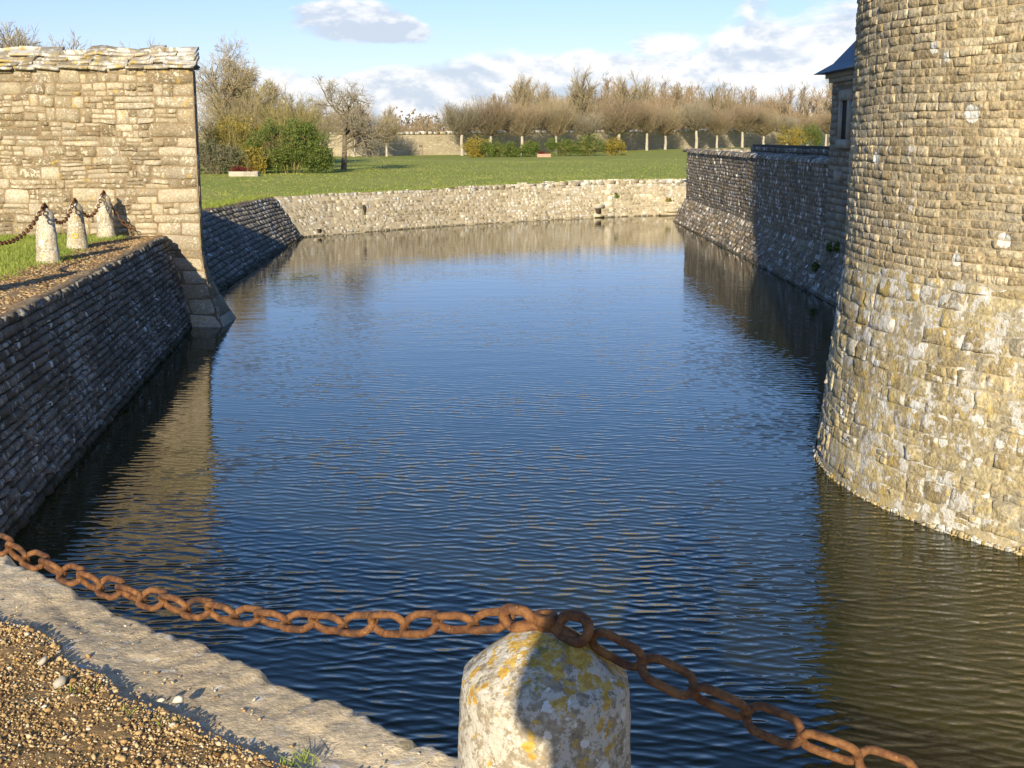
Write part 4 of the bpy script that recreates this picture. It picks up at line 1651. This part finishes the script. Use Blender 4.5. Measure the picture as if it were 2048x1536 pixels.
tagit(o, 'short green grass of the bank and the lawn', 'grass', kind='stuff')
# few weeds in the terrace gravel
mb = MB()
for (px, py, kk) in ((600, 1525, 60), (250, 1430, 20), (150, 1385, 14), (330, 1450, 16)):
    c0 = pxz(px, py, 1.71)
    P = np.c_[rs.normal(c0[0], .025, kk), rs.normal(c0[1], .02, kk), np.full(kk, 1.711)]
    mb.add(*(lambda a, b, c: (a, [b], c))(*blades(rs, P, rs.uniform(.012, .035, kk), rs.uniform(.002, .004, kk), rs.uniform(.3, .7, kk), .8)))
o = mb.build('weeds', M['grass'])
tagit(o, 'tiny green weeds sprouting in the terrace gravel', 'weeds', kind='stuff')


# ------------------------------------------------------------------ trees and shrubs
class Wood:
    def __init__(s):
        s.a = []
        s.b = []
        s.r = []
        s.R_ = []
        s.t = []
        s.k = []                      # 0 trunk and limbs, 1 twigs

    def seg(s, a, b, r0, r1, tint, kind):
        s.a.append(a)
        s.b.append(b)
        s.r.append(r0)
        s.R_.append(r1)
        s.t.append(tint)
        s.k.append(kind)

    def mesh(s, kind):
        k = np.array(s.k) == kind
        a = np.array(s.a)[k]
        b = np.array(s.b)[k]
        r0 = np.array(s.r)[k]
        r1 = np.array(s.R_)[k]
        ti = np.array(s.t)[k]
        n = 6 if kind == 0 else 3
        d_ = b - a
        d_ /= np.maximum(np.linalg.norm(d_, axis=1, keepdims=True), 1e-6)
        ref = np.where(np.abs(d_[:, 2:3]) > .9, np.array([[1.0, 0, 0]]), np.array([[0, 0, 1.0]]))
        u = np.cross(d_, ref)
        u /= np.linalg.norm(u, axis=1, keepdims=True)
        v = np.cross(u, d_)
        th = np.linspace(0, 2 * np.pi, n, endpoint=False)
        ring = u[:, None] * np.cos(th)[None, :, None] + v[:, None] * np.sin(th)[None, :, None]
        V = np.concatenate([a[:, None] + ring * r0[:, None, None], b[:, None] + ring * r1[:, None, None]], 1)
        j = np.arange(n)
        q = np.c_[j, (j + 1) % n, n + (j + 1) % n, n + j]
        Q = (q[None] + (np.arange(len(a)) * 2 * n)[:, None, None]).reshape(-1, 4)
        return V.reshape(-1, 3), Q, np.repeat(ti, 2 * n)


def unit(v):
    return v / max(np.linalg.norm(v), 1e-9)


def branch(W, rs, p, d_, L, r, lvl, P, tint=0.3):
    """wandering branch that throws off children"""
    ns_ = P['segs'][min(lvl, len(P['segs']) - 1)]
    step = L / ns_
    kind = 0 if r > P.get('limb', .03) else 1
    pts = [(p, d_, r)]
    for i in range(ns_):
        d_ = unit(d_ + rs.normal(0, P['wander'], 3) + np.array([0, 0, P['up'] * (1 if lvl else .3)]))
        q = p + d_ * step
        r2 = max(r * (1 - .55 / ns_), P['rmin'])
        W.seg(p, q, r, r2, np.clip(tint + rs.normal(0, .12) + .12 * lvl, 0, 1), kind)
        p, r = q, r2
        pts.append((p, d_, r))
    if lvl >= P['levels']:
        return
    nch = P['kids'][lvl]
    for i in range(nch):
        f = rs.uniform(P['start'][lvl], 1.0)
        j = min(int(f * ns_), ns_ - 1)
        fr2 = f * ns_ - j
        a, da, ra = pts[j]
        b, _, rb = pts[j + 1]
        base = a + (b - a) * fr2
        ax = rs.normal(0, 1, 3)
        ax = unit(ax - da * ax.dot(da))
        sp = R(rs.uniform(*P['ang']))
        nd_ = unit(da * math.cos(sp) + ax * math.sin(sp))
        branch(W, rs, base, nd_, L * rs.uniform(*P['ratio']) * (1.15 - .45 * f), max(min(ra, r * 3) * rs.uniform(.45, .65), P['rmin']), lvl + 1, P, tint)


def bare_tree(seed, H, trunk, P, lean=(0, 0)):
    rs = np.random.default_rng(seed)
    W = Wood()
    branch(W, rs, np.array([0., 0, -.1]), unit(np.array([lean[0], lean[1], 1.0])), H * P.get('tf', .62), trunk, 0, P)
    return W


def pollard(seed, H=6.2, tr=.19, th_=2.0):
    rs = np.random.default_rng(seed)
    W = Wood()
    p = np.array([0., 0, -.1])
    for i in range(4):
        q = np.array([rs.normal(0, .03), rs.normal(0, .03), th_ * (i + 1) / 4])
        W.seg(p, q, tr * (1.1 - .08 * i), tr * (1.02 - .08 * i), .5, 0)
        p = q
    heads = []
    for i in range(11):
        a = i / 11 * 6.283 + rs.uniform(-.3, .3)
        L = rs.uniform(.5, 1.9)
        d_ = np.array([math.cos(a), math.sin(a), rs.uniform(.05, .8)])
        m_ = p + d_ * L * .55 + [0, 0, rs.uniform(0, .2)]
        e = p + d_ * L + [0, 0, rs.uniform(.1, .5)]
        W.seg(p, m_, .10, .075, .0, 1)
        W.seg(m_, e, .075, .06, .05, 1)
        heads += [m_, e, (m_ + e) / 2]
        for _ in range(2):
            e2 = e + np.array([rs.normal(0, .45), rs.normal(0, .45), rs.uniform(.1, .6)])
            W.seg(e, e2, .05, .04, .1, 1)
            heads += [e2, e2 * .5 + e * .5 + [rs.normal(0, .3), rs.normal(0, .3), rs.uniform(0, .6)]]
    for hd in heads:
        for _ in range(int(rs.integers(9, 15))):
            d_ = unit(np.array([rs.normal(0, .38) + hd[0] * .10, rs.normal(0, .38) + hd[1] * .10, 1.0 * rs.choice([1, 1, 1, .35])]))
            L = rs.uniform(.45, 1.0) * (H - hd[2]) * .85
            a = hd + rs.normal(0, .08, 3)
            b = a + d_ * L * .5
            c = b + unit(d_ + rs.normal(0, .12, 3) + [0, 0, .12]) * L * .5
            t0 = rs.uniform(.15, .5)
            W.seg(a, b, .012, .009, t0, 1)
            W.seg(b, c, .009, .006, min(t0 + .4, 1), 1)
            for _ in range(2):
                f = rs.uniform(.2, 1)
                s0 = a + (b - a) * f if rs.random() < .5 else b + (c - b) * f
                W.seg(s0, s0 + unit(d_ + rs.normal(0, .55, 3)) * rs.uniform(.2, .7), .008, .005, min(t0 + .3, 1), 1)
    # short shoots low on the head and side spurs
    for _ in range(420):
        a = np.array([rs.normal(0, 1.05), rs.normal(0, 1.05), th_ + rs.uniform(.0, 2.2)])
        W.seg(a, a + np.array([rs.normal(0, .35), rs.normal(0, .35), rs.uniform(-.2, .5)]), .010, .006, rs.uniform(.1, .5), 1)
    return W


def shrub_wood(seed, H, W_, n=60, up=.9, rt=.012):
    rs = np.random.default_rng(seed)
    W = Wood()
    for i in range(n):
        a = rs.uniform(0, 6.28)
        p = np.array([math.cos(a) * rs.uniform(0, W_ * .25), math.sin(a) * rs.uniform(0, W_ * .25), -.05])
        d_ = unit(np.array([math.cos(a) * rs.uniform(.1, .9) * W_ / H, math.sin(a) * rs.uniform(.1, .9) * W_ / H, up]))
        L = H * rs.uniform(.6, 1.05)
        P = dict(segs=[4, 3, 2], wander=.12, up=.04, rmin=.007, levels=2, kids=[6, 4], start=[.25, .2], ang=(18, 50), ratio=(.35, .55), limb=.03)
        branch(W, rs, p, d_, L, rt * rs.uniform(.8, 1.6), 0, P, rs.uniform(.1, .5))
    return W


def leaf_cloud(seed, lobes, n, size, stretch=1.0):
    """leaves through several overlapping lobes (cx,cy,cz,rx,ry,rz); shells denser than cores, gaps from noise"""
    rs = np.random.default_rng(seed)
    P = []
    vol = np.array([l[3] * l[4] * l[5] for l in lobes]) ** .75
    vol = vol / vol.sum()
    for l, f in zip(lobes, vol):
        k = int(n * f * 1.7)
        d_ = rs.normal(0, 1, (k, 3))
        d_ /= np.linalg.norm(d_, axis=1, keepdims=True)
        r_ = rs.random(k) ** .38
        q = d_ * r_[:, None] * np.array(l[3:6])
        q *= 1 + .34 * fbm(d_ * 2.6 + seed, 3, seed)[:, None]
        q += np.array(l[:3])
        P.append(q)
    P = np.concatenate(P)
    P = P[P[:, 2] > .03]
    g = fbm(P * 1.9 + 3.1, 3, seed + 2)
    keep = g + rs.normal(0, .22, len(P)) > -.16
    P = P[keep][:n]
    g = g[keep][:n]
    n = len(P)
    u = rs.normal(0, 1, (n, 3))
    u /= np.linalg.norm(u, axis=1, keepdims=True)
    v = np.cross(u, rs.normal(0, 1, (n, 3)))
    v /= np.linalg.norm(v, axis=1, keepdims=True)
    s_ = size * rs.uniform(.6, 1.4, n)[:, None]
    V = np.stack([P - u * s_, P + v * s_ * .45, P + u * s_, P - v * s_ * .45], 1)
    F = np.arange(4 * n).reshape(n, 4)
    t_ = np.clip(.45 + .3 * g + rs.normal(0, .2, n), 0, 1)
    return V.reshape(-1, 3), F, np.repeat(t_, 4)


def plant_tree(name, label, cat, loc, W, bark, twig, group=None, rz=0.0, sc=1.0, leaves=None, leafmat=None, trunk_name='trunk'):
    root = thing(name, label, cat, loc, group, rz)
    root.scale = (sc, sc, sc)
    if np.any(np.array(W.k) == 0):
        V, Q, ti = W.mesh(0)
        part(trunk_name, V, [Q], bark, None, None, {'tint': ti}, smooth=True).parent = root
    V, Q, ti = W.mesh(1)
    part('crown' if trunk_name == 'trunk' else 'stems', V, [Q], twig, None, None, {'tint': ti}).parent = root
    if leaves:
        V, F, ti = leaves
        part('foliage', V, [F], leafmat, None, None, {'tint': ti}).parent = root
    return root


def gz(x, y):
    return float(gh(x, y))


def here(px, Y):
    """ground position in the direction of photo column px at distance Y"""
    x = (px - 1024) / 2500 * (Y * math.cos(R(11.1556)) + 2.0 * math.sin(R(11.1556)))
    return (x, Y, gz(x, Y))


BIG = dict(segs=[6, 6, 5, 3, 2], wander=.09, up=.05, rmin=.009, levels=4, kids=[11, 8, 7, 5], start=[.22, .2, .12, .1], ang=(16, 46), ratio=(.50, .74), limb=.03, tf=.50)
SPARSE = dict(BIG, kids=[7, 6, 5, 4], tf=.56)
APPLE = dict(segs=[5, 6, 5, 3, 2], wander=.19, up=.035, rmin=.008, levels=4, kids=[8, 8, 7, 5], start=[.30, .2, .15, .1], ang=(30, 72), ratio=(.50, .74), limb=.03, tf=.50)
FINE = dict(segs=[6, 5, 4, 2], wander=.09, up=.06, rmin=.011, levels=3, kids=[18, 11, 7], start=[.15, .1, .1], ang=(14, 42), ratio=(.42, .64), limb=.04, tf=.70)

# left group beyond the boundary wall
plant_tree('bare_tree', 'tall bare tree with pale fine twigs rising just right of the boundary wall end', 'tree', here(445, 84), bare_tree(3, 10.8, .17, dict(BIG, ang=(24, 60), up=.035)), M['bark_dark'], M['twig_tan'])
plant_tree('bare_tree', 'yellowish bare tree standing behind the large dark green bush', 'tree', here(515, 92), bare_tree(8, 8.8, .15, BIG), M['bark_dark'], M['twig_olive'])
plant_tree('bare_tree', 'slim grey bare tree between the dark green bush and gnarled tree', 'tree', here(580, 98), bare_tree(12, 7.2, .12, BIG), M['bark_dark'], M['twig_grey'])
plant_tree('gnarled_tree', 'gnarled bare fruit tree with short dark trunk alone on the lawn', 'tree', here(687, 77.5), bare_tree(21, 7.6, .20, APPLE, (-.05, 0)), M['bark_dark'], M['twig_grey'])
plant_tree('bare_tree', 'dark bare treetop rising behind the coping at the far left edge', 'tree', here(15, 58), bare_tree(31, 9.6, .18, BIG), M['bark_dark'], M['twig_grey'])
plant_tree('bare_tree', 'thin twiggy treetop peeping over the middle of the wall coping', 'tree', here(150, 62), bare_tree(35, 8.2, .12, SPARSE), M['bark_dark'], M['twig_grey'])
plant_tree('bare_tree', 'second thin treetop above the coping nearer the wall end', 'tree', here(235, 66), bare_tree(37, 8.2, .12, SPARSE), M['bark_dark'], M['twig_grey'])


def bush(name, label, px, Y, lobes, n, size, mat, seed, W=None, twig='twig_olive', group=None, sn=18):
    loc = here(px, Y)
    hmax = max(l[2] + l[5] for l in lobes)
    wmax = max(abs(l[0]) + l[3] for l in lobes)
    Wd = W or shrub_wood(seed, hmax * .9, wmax * 1.0, sn)
    return plant_tree(name, label, 'shrub', loc, Wd, M['bark_dark'], M[twig], group, 0, 1.0, leaf_cloud(seed, lobes, n, size), M[mat], 'stem')


bush('green_bush', 'large dark green leafy bush left of the gnarled tree', 578, 71,
     [(-.9, 0, 1.5, 1.5, 1.4, 1.35), (.4, .1, 1.75, 1.4, 1.3, 1.25), (1.5, -.1, 1.2, .95, 1.1, 1.15), (2.1, 0, .8, .55, .6, .8), (-1.9, .1, 1.0, .9, 1.0, 1.0), (.2, -.3, .8, 1.9, 1.0, .7), (1.0, 0, 2.3, .6, .6, .55), (-.5, 0, 2.4, .7, .6, .5)], 30000, .052, 'leaf_dark', 41)
bush('yellow_bush', 'tall yellow green bush behind the dark green bush', 470, 76,
     [(0, 0, 1.9, 1.5, 1.2, 1.5), (-.9, .2, 1.3, 1.1, 1.0, 1.1), (1.0, 0, 1.4, 1.0, 1.0, 1.2)], 11000, .055, 'leaf_yellow', 43, sn=50)
bush('grey_bush', 'low grey green bush beside the boundary wall end', 432, 69,
     [(0, 0, .9, 1.25, 1.0, .95), (.9, -.1, .7, .8, .8, .75), (-.8, 0, .9, .9, .9, .9)], 5000, .06, 'leaf_grey', 45, twig='twig_grey', sn=60)
bush('yellow_bush', 'small yellow leaved shrub at the foot of the dark green bush', 500, 69.5,
     [(0, 0, .75, .7, .6, .75), (.5, 0, .5, .5, .5, .5)], 2200, .06, 'leaf_yellow', 47, sn=14)
plant_tree('twiggy_shrub', 'leafless olive shrub behind the yellow green bush', 'shrub', here(545, 84), shrub_wood(51, 4.2, 2.6, 46), M['bark_dark'], M['twig_olive'], trunk_name='stem')
plant_tree('twiggy_shrub', 'leafless grey thicket left of the gnarled tree', 'shrub', here(620, 96), shrub_wood(53, 4.0, 3.0, 46), M['bark_dark'], M['twig_grey'], trunk_name='stem')
plant_tree('twiggy_shrub', 'leafless grey thicket behind the boundary wall end', 'shrub', here(420, 90), shrub_wood(55, 4.8, 3.0, 52), M['bark_dark'], M['twig_grey'], trunk_name='stem')

plant_tree('bare_tree', 'loose tan bare tree directly left of the gnarled tree', 'tree', here(635, 101), bare_tree(61, 6.6, .12, BIG), M['bark_dark'], M['twig_tan'])
plant_tree('bare_tree', 'spreading pale bare tree between the tall pale tree and yellowish tree', 'tree', here(480, 97), bare_tree(63, 9.8, .15, BIG), M['bark_dark'], M['twig_tan'])
plant_tree('twiggy_shrub', 'leafless yellow thicket right behind the large dark green bush', 'shrub', here(585, 80), shrub_wood(57, 4.0, 2.6, 60), M['bark_dark'], M['twig_olive'], trunk_name='stem')
plant_tree('twiggy_shrub', 'leafless tan thicket under the tall pale tree', 'shrub', here(465, 81), shrub_wood(58, 4.4, 3.0, 50), M['bark_dark'], M['twig_tan'], trunk_name='stem')

# hedge of separate bushes across the middle of the lawn
hz = [(950, 128, 1.75, 2.1, 'leaf_yellow', 'leftmost olive green bush of the clump in mid lawn'),
      (985, 127, 1.2, 1.75, 'leaf_dark', 'small dark bush next to the leftmost olive bush in mid lawn'),
      (1022, 126, 1.15, 1.5, 'leaf_dark', 'low dark green bush third from the left in mid lawn'),
      (1058, 127, 1.3, 1.6, 'leaf_dark', 'rounded dark bush just left of the reddish planter'),
      (1125, 130, 1.6, 1.9, 'leaf_dark', 'broad green bush just right of the reddish planter'),
      (1172, 130, 1.9, 2.1, 'leaf_dark', 'tallest dark green bush right of the planter in mid lawn'),
      (1222, 131, 1.4, 1.9, 'leaf_yellow', 'rightmost olive bush of the clump in mid lawn'),
      (1580, 156, 1.9, 2.9, 'leaf_yellow', 'yellow green bush close to the lodge'),
      (1612, 158, 2.0, 3.2, 'leaf_dark', 'green bush beside the lodge at the end of the tree row')]
for i, (px, Y, wd, hh, mt, lab) in enumerate(hz):
    rs = np.random.default_rng(200 + i)
    lob = [(rs.uniform(-.3, .3) * wd, 0, hh * .5, wd * .8, 1.0, hh * .52)]
    for k in range(3):
        lob.append((rs.uniform(-.7, .7) * wd, rs.uniform(-.3, .3), hh * rs.uniform(.3, .6), wd * rs.uniform(.35, .6), .9, hh * rs.uniform(.3, .45)))
    bush('green_bush', lab, px, Y, lob, 6500, .065, mt, 210 + i, group='bushes across the lawn', sn=10)

# park wall
pk = thing('park_wall', 'long pale stone park wall behind the row of pollarded trees', 'wall', (0, 150, 1.6))
PKL = [(-80, 112), (-45, 124), (-15, 139), (38, 186), (75, 218), (140, 270)]
pz = [gz(*p) for p in PKL]
pzt = [pz[0] + 2.6, pz[1] + 2.6, pz[2] + 2.55, pz[3] + 2.2, pz[4] + 2.2, pz[5] + 2.2]


def parksurf(u, v):
    L = np.array(PKL)
    sg = np.r_[0, np.cumsum(np.hypot(*np.diff(L, axis=0).T))]
    x = np.interp(u, sg, L[:, 0])
    y = np.interp(u, sg, L[:, 1])
    b = np.interp(u, sg, pz)
    P = np.stack([x, y, b + v], -1)
    N = np.tile(np.array([.62, -.78, 0]), (len(u), 1))
    N[x < -15] = (.45, -.89, 0)
    return P, N


sgl = float(np.sum(np.hypot(*np.diff(np.array(PKL), axis=0).T)))
rects = courses(rng, 40, sgl - 70, 0, 2.3, (.18, .3), (.4, 1.1))
wall_part('wall', rects, parksurf, rng, np.linspace(0, sgl, 120), np.linspace(-.3, 2.32, 6), [M['far'], M['far_mortar']], pk, grid=(3, 3), h=.03, gap=.03, wob=.05, jit=.03)
mb = MB()
rs = np.random.default_rng(61)
u = 0
L_ = np.array(PKL)
sg_ = np.r_[0, np.cumsum(np.hypot(*np.diff(L_, axis=0).T))]
while u < sgl:
    L = rs.uniform(.6, 1.3)
    (P0, N0), (P1, _) = parksurf(np.array([u]), np.array([2.3])), parksurf(np.array([u + L]), np.array([2.3]))
    nn = N0[0]
    hh = rs.uniform(.22, .36)
    V = np.array([P0[0] + nn * .14, P1[0] + nn * .14, P1[0] - nn * .7, P0[0] - nn * .7, P0[0] + nn * .02 + [0, 0, hh], P1[0] + nn * .02 + [0, 0, hh], P1[0] - nn * .6 + [0, 0, hh], P0[0] - nn * .6 + [0, 0, hh]])
    mb.add(V, [BOXF], rs.random())
    u += L
mb.build('coping', M['slab'], pk)

# pollarded row before the park wall
PR = [pollard(300 + k, H, .2, th_) for k, (H, th_) in enumerate(((6.6, 2.1), (7.2, 2.0), (6.2, 2.2), (7.6, 2.1)))]
protos = []
ordn = ['leftmost', 'second', 'third', 'fourth', 'fifth', 'sixth', 'seventh', 'eighth', 'ninth', 'tenth', 'eleventh', 'twelfth', 'thirteenth', 'fourteenth', 'fifteenth', 'sixteenth', 'seventeenth', 'last']
cols = [708, 777, 912, 985, 1045, 1105, 1168, 1228, 1285, 1340, 1388, 1437, 1484, 1528, 1572, 1615, 1650]


def row_point(px):
    """where the direction of column px meets the row, five metres in front of the park wall"""
    k = (px - 1024) / 2500 * .986
    best = None
    for i in range(1, len(PKL) - 1):
        a = np.array(PKL[i]) + [3.2, -4.2]
        b = np.array(PKL[i + 1]) + [3.2, -4.2]
        # x = k*y
        den = (b[0] - a[0]) - k * (b[1] - a[1])
        s = (k * a[1] - a[0]) / den
        if -1e-6 <= s <= 1:
            best = a + (b - a) * s
    return best


rs = np.random.default_rng(77)
for i, px in enumerate(cols):
    p_ = row_point(px)
    lab = '%s pollarded tree from the left in the row before the park wall' % ordn[i] if i else 'leftmost pollarded tree in the row before the park wall'
    loc = (p_[0], p_[1], gz(*p_))
    sc = rs.uniform(.84, 1.12) * (.78 if i < 2 else .92 if i == 2 else 1.02 if px < 1300 else .88)
    loc = (loc[0] + rs.uniform(-.7, .7), loc[1] + rs.uniform(-.7, .7), loc[2])
    vi = i % 4
    if len(protos) <= vi:
        o = plant_tree('pollarded_tree', lab, 'tree', loc, PR[vi], M['bark_grey'], M[('twig_red', 'twig_tan', 'twig_grey', 'twig_red')[vi]], 'pollarded trees along the park wall', rs.uniform(0, 6.28), sc)
        protos.append(o)
    else:
        o = copy_tree(protos[vi])
        o['label'] = lab
        o.location = loc
        o.rotation_euler = (0, 0, rs.uniform(0, 6.28))
        o.scale = (sc, sc, sc)
    o.scale = (sc * rs.uniform(.95, 1.25), sc * rs.uniform(.95, 1.25), sc * rs.uniform(.94, 1.2))

# taller trees standing out behind the park wall
TB = [bare_tree(400 + k, 12, .22, FINE) for k in range(3)]
protos2 = []
tall = [(1040, 176, .98, 'tall grey bare tree left of centre behind the park wall'), (1085, 186, .93, 'bare tree right of the tall grey one behind the park wall'),
        (1160, 206, 1.2, 'pale tall bare tree topping the wood behind the park wall'), (1225, 212, 1.08, 'bare tree with thin crown right of the tallest pale tree'),
        (1290, 222, 1.18, 'pale upright bare tree furthest right above the wood'), (915, 180, .62, 'small domed bare tree left of the wood behind the park wall'),
        (780, 176, .60, 'small slender bare tree above the wall near the post'), (835, 190, .45, 'very small bare tree above the park wall left of centre')]
for i, (px, Y, sc, lab) in enumerate(tall):
    vi = i % 3
    sc *= .90
    loc = here(px, Y)
    if len(protos2) <= vi:
        o = plant_tree('bare_tree', lab, 'tree', loc, TB[vi], M['bark_dark'], M['twig_tan'], 'bare trees behind the park wall', rs.uniform(0, 6.28), sc)
        protos2.append(o)
    else:
        o = copy_tree(protos2[vi])
        o['label'] = lab
        o.location = loc
        o.rotation_euler = (0, 0, rs.uniform(0, 6.28))
        o.scale = (sc, sc, sc)

# the wood beyond, one mass
mbw = MB()
mbt = MB()
srcs = [bare_tree(500 + k, 8.5, .16, dict(FINE, kids=[13, 7, 4], rmin=.018)) for k in range(3)] + [pollard(520, 7.5)]
meshes = [(w_.mesh(0), w_.mesh(1)) for w_ in srcs]
rs = np.random.default_rng(88)
for i in range(160):
    px = rs.uniform(560, 1720)
    base = np.interp(px, [560, 720, 880, 960, 1050, 1200, 1330, 1720], [165, 168, 176, 188, 192, 205, 212, 240])
    Y = base + rs.uniform(4, 60)
    hgt = np.interp(px, [560, 640, 720, 880, 960, 1040, 1180, 1330, 1500, 1720], [7.0, 6.4, 4.6, 4.6, 6.4, 8.6, 9.5, 8.5, 8.0, 9.2]) * rs.uniform(.75, 1.1) * Y / 200
    loc = here(px, Y)
    (V0, Q0, t0), (V1, Q1, t1) = meshes[rs.integers(len(meshes))]
    sc = hgt / 7.6
    a = rs.uniform(0, 6.28)
    Rm = np.array([[math.cos(a), -math.sin(a), 0], [math.sin(a), math.cos(a), 0], [0, 0, 1]]) * sc
    dt = rs.normal(0, .18)
    mbw.add(V0 @ Rm.T + loc, [Q0], np.clip(t0 + dt, 0, 1))
    mbw.add(V1 @ Rm.T + loc, [Q1], np.clip(t1 + dt, 0, 1))
o = mbw.build('distant_wood', M['twig_red'])
tagit(o, 'brown leafless wood massed behind the park wall', 'wood', kind='stuff')
# low rounded thicket line that closes the gaps at the horizon
lob = []
for i in range(70):
    px = rs.uniform(380, 1760)
    Y = rs.uniform(225, 300)
    x, y, z = here(px, Y)
    hh = rs.uniform(4.0, 6.8)
    lob.append((x, y, z + hh * .42, rs.uniform(4, 9), 4, hh * .62))
V, F, ti = leaf_cloud(99, lob, 26000, .34)
o = part('distant_thicket', V, [F], tint_mat('brown_thicket', [(0, (.075, .055, .03)), (.5, (.14, .10, .055)), (1, (.21, .155, .085))]), None, None, {'tint': ti})
tagit(o, 'hazy brown thicket on the horizon beyond the wood', 'wood', kind='stuff')

# planters and post on the lawn
def trough(label, loc, L, W_, H, mat, pm, plant=True):
    r_ = thing('stone_trough', label, 'planter', loc, 'planters on the lawn')
    bm = bmesh.new()
    bmesh.ops.create_cube(bm, size=1)
    bmesh.ops.scale(bm, vec=(L, W_, H), verts=bm.verts)
    bmesh.ops.translate(bm, vec=(0, 0, H / 2 - .02), verts=bm.verts)
    top = [f for f in bm.faces if f.normal.z > .9]
    rr = bmesh.ops.inset_region(bm, faces=top, thickness=.09)
    bmesh.ops.translate(bm, vec=(0, 0, -.12), verts=top[0].verts)
    bmesh.ops.bevel(bm, geom=bm.edges[:], offset=.015, segments=2, affect='EDGES')
    me = bpy.data.meshes.new('basin')
    bm.to_mesh(me)
    bm.free()
    me.materials.append(mat)
    o = bpy.data.objects.new('basin', me)
    C.objects.link(o)
    o.parent = r_
    V, F, ti = leaf_cloud(7, [(-L * .2, 0, H + .06, L * .26, W_ * .3, .2), (L * .18, 0, H + .05, L * .25, W_ * .3, .17)], 700, .05)
    part('plants', V, [F], pm, None, None, {'tint': ti}).parent = r_
    return r_


x, y, z = here(489, 65.5)
trough('pale stone trough planted with dark red foliage before the dark green bush', (x, y, z), 1.5, .6, .28, M['dressed'], M['red_plant'])
x, y, z = here(1088, 125)
trough('small reddish planter in front of the mid lawn bushes', (x, y, z), 1.35, .6, .34, plain_mat('pink_stone', (.36, .22, .16), (.44, .29, .22), 8), M['red_plant'])
x, y, z = here(845, 128)
ps = thing('lawn_post', 'thin pale upright post standing alone on the lawn before the park wall', 'post', (x, y, z))
mb = MB()
mb.add(*tube([(0, 0, -.05), (0, 0, .7), (0.01, 0, 1.45)], [.06, .055, .05], 8))
mb.build('pole', M['wood'], None).parent = ps
mb = MB()
mb.add(*box(-.34, -.06, -.04, .04, 1.05, 1.3))
mb.build('lamp_box', M['bark_dark'], None).parent = ps

# weed growing from the tower and tufts on the curtain wall
def weed(label, c, n, size, spread, mat='leaf_dark', drop=.0):
    rs = np.random.default_rng(n)
    V, F, ti = leaf_cloud(n, [(0, 0, 0.12, spread, spread * .7, spread * 1.4), (0.02, 0, .0, spread * .6, spread * .6, spread)], n, size)
    V[:, 2] -= .12
    o = part('wall_weed', V + np.array(c), [F], M[mat], None, None, {'tint': ti}, off=tuple(c))
    return tagit(o, label, 'weed')


ang = math.pi + .53
P, N = ts(np.array([2.02]), np.array([2.28]))
weed('small green weed sprouting from the tower above its base', P[0] + N[0] * .05, 140, .022, .055)
P, N = gs2(np.array([uj + .12]), np.array([.95]))
weed('green tuft growing in the far wall beside the pale pier', P[0] + N[0] * .05, 90, .05, .14)
P, N = gs2(np.array([us_ - .2]), np.array([.75]))
weed('dry brown tuft on the far wall above the steps', P[0] + N[0] * .05, 110, .07, .22, 'leaf_yellow')
for k, (uu_, vv_) in enumerate(((29.6, 1.05), (28.95, 1.1), (29.9, .55))):
    Pq = np.array([7.52 if vv_ > 1 else 7.28, uu_, vv_])
    weed(['hanging fern tuft on the lodge wall, left of two', 'hanging fern tuft on the lodge wall nearest the tower', 'green tuft low on the wall foot near the water'][k], Pq, 120 + k, .05, .09)

# ------------------------------------------------------------------ the photographer, whose shadow falls on the bollard
def photographer():
    J = {'pelvis': (0, 0, 1.0, .20), 'waist': (0, 0, 1.18, .18), 'chest': (0, .02, 1.42, .165), 'neck': (0, .02, 1.60, .065), 'head': (0, .04, 1.76, .105), 'crown': (0, .03, 1.90, .075),
         'shl': (-.2, .0, 1.50, .07), 'ell': (-.20, .16, 1.30, .05), 'wrl': (-.08, .26, 1.60, .035), 'shr': (.2, .0, 1.50, .07), 'elr': (.30, .10, 1.33, .06), 'wrr': (.08, .26, 1.60, .035),
         'hipl': (-.12, 0, .93, .13), 'knl': (-.13, .02, .52, .068), 'anl': (-.14, -.02, .09, .05), 'tol': (-.16, .16, .04, .04),
         'hipr': (.12, 0, .93, .13), 'knr': (.13, .02, .52, .068), 'anr': (.14, -.02, .09, .05), 'tor': (.16, .16, .04, .04)}
    E_ = [('pelvis', 'waist'), ('waist', 'chest'), ('chest', 'neck'), ('neck', 'head'), ('head', 'crown'), ('chest', 'shl'), ('shl', 'ell'), ('ell', 'wrl'), ('chest', 'shr'), ('shr', 'elr'), ('elr', 'wrr'),
          ('pelvis', 'hipl'), ('hipl', 'knl'), ('knl', 'anl'), ('anl', 'tol'), ('pelvis', 'hipr'), ('hipr', 'knr'), ('knr', 'anr'), ('anr', 'tor')]
    keys = list(J)
    me = bpy.data.meshes.new('person')
    me.from_pydata([J[k][:3] for k in keys], [(keys.index(a), keys.index(b)) for a, b in E_], [])
    o = bpy.data.objects.new('person', me)
    C.objects.link(o)
    md = o.modifiers.new('skin', 'SKIN')
    for k, v in zip(keys, me.skin_vertices[0].data):
        v.radius = (J[k][3], J[k][3])
    me.skin_vertices[0].data[0].use_root = True
    s2 = o.modifiers.new('sub', 'SUBSURF')
    s2.levels = 2
    s2.render_levels = 2
    me.materials.append(plain_mat('dark_coat', (.03, .03, .04), (.05, .05, .06), 20))
    o.location = PERSON
    o.scale = (1.19, 1.19, 1.19)
    tagit(o, 'person in a dark coat standing behind the camera', 'person')


PERSON = (-.10, -.52, 1.74)
photographer()
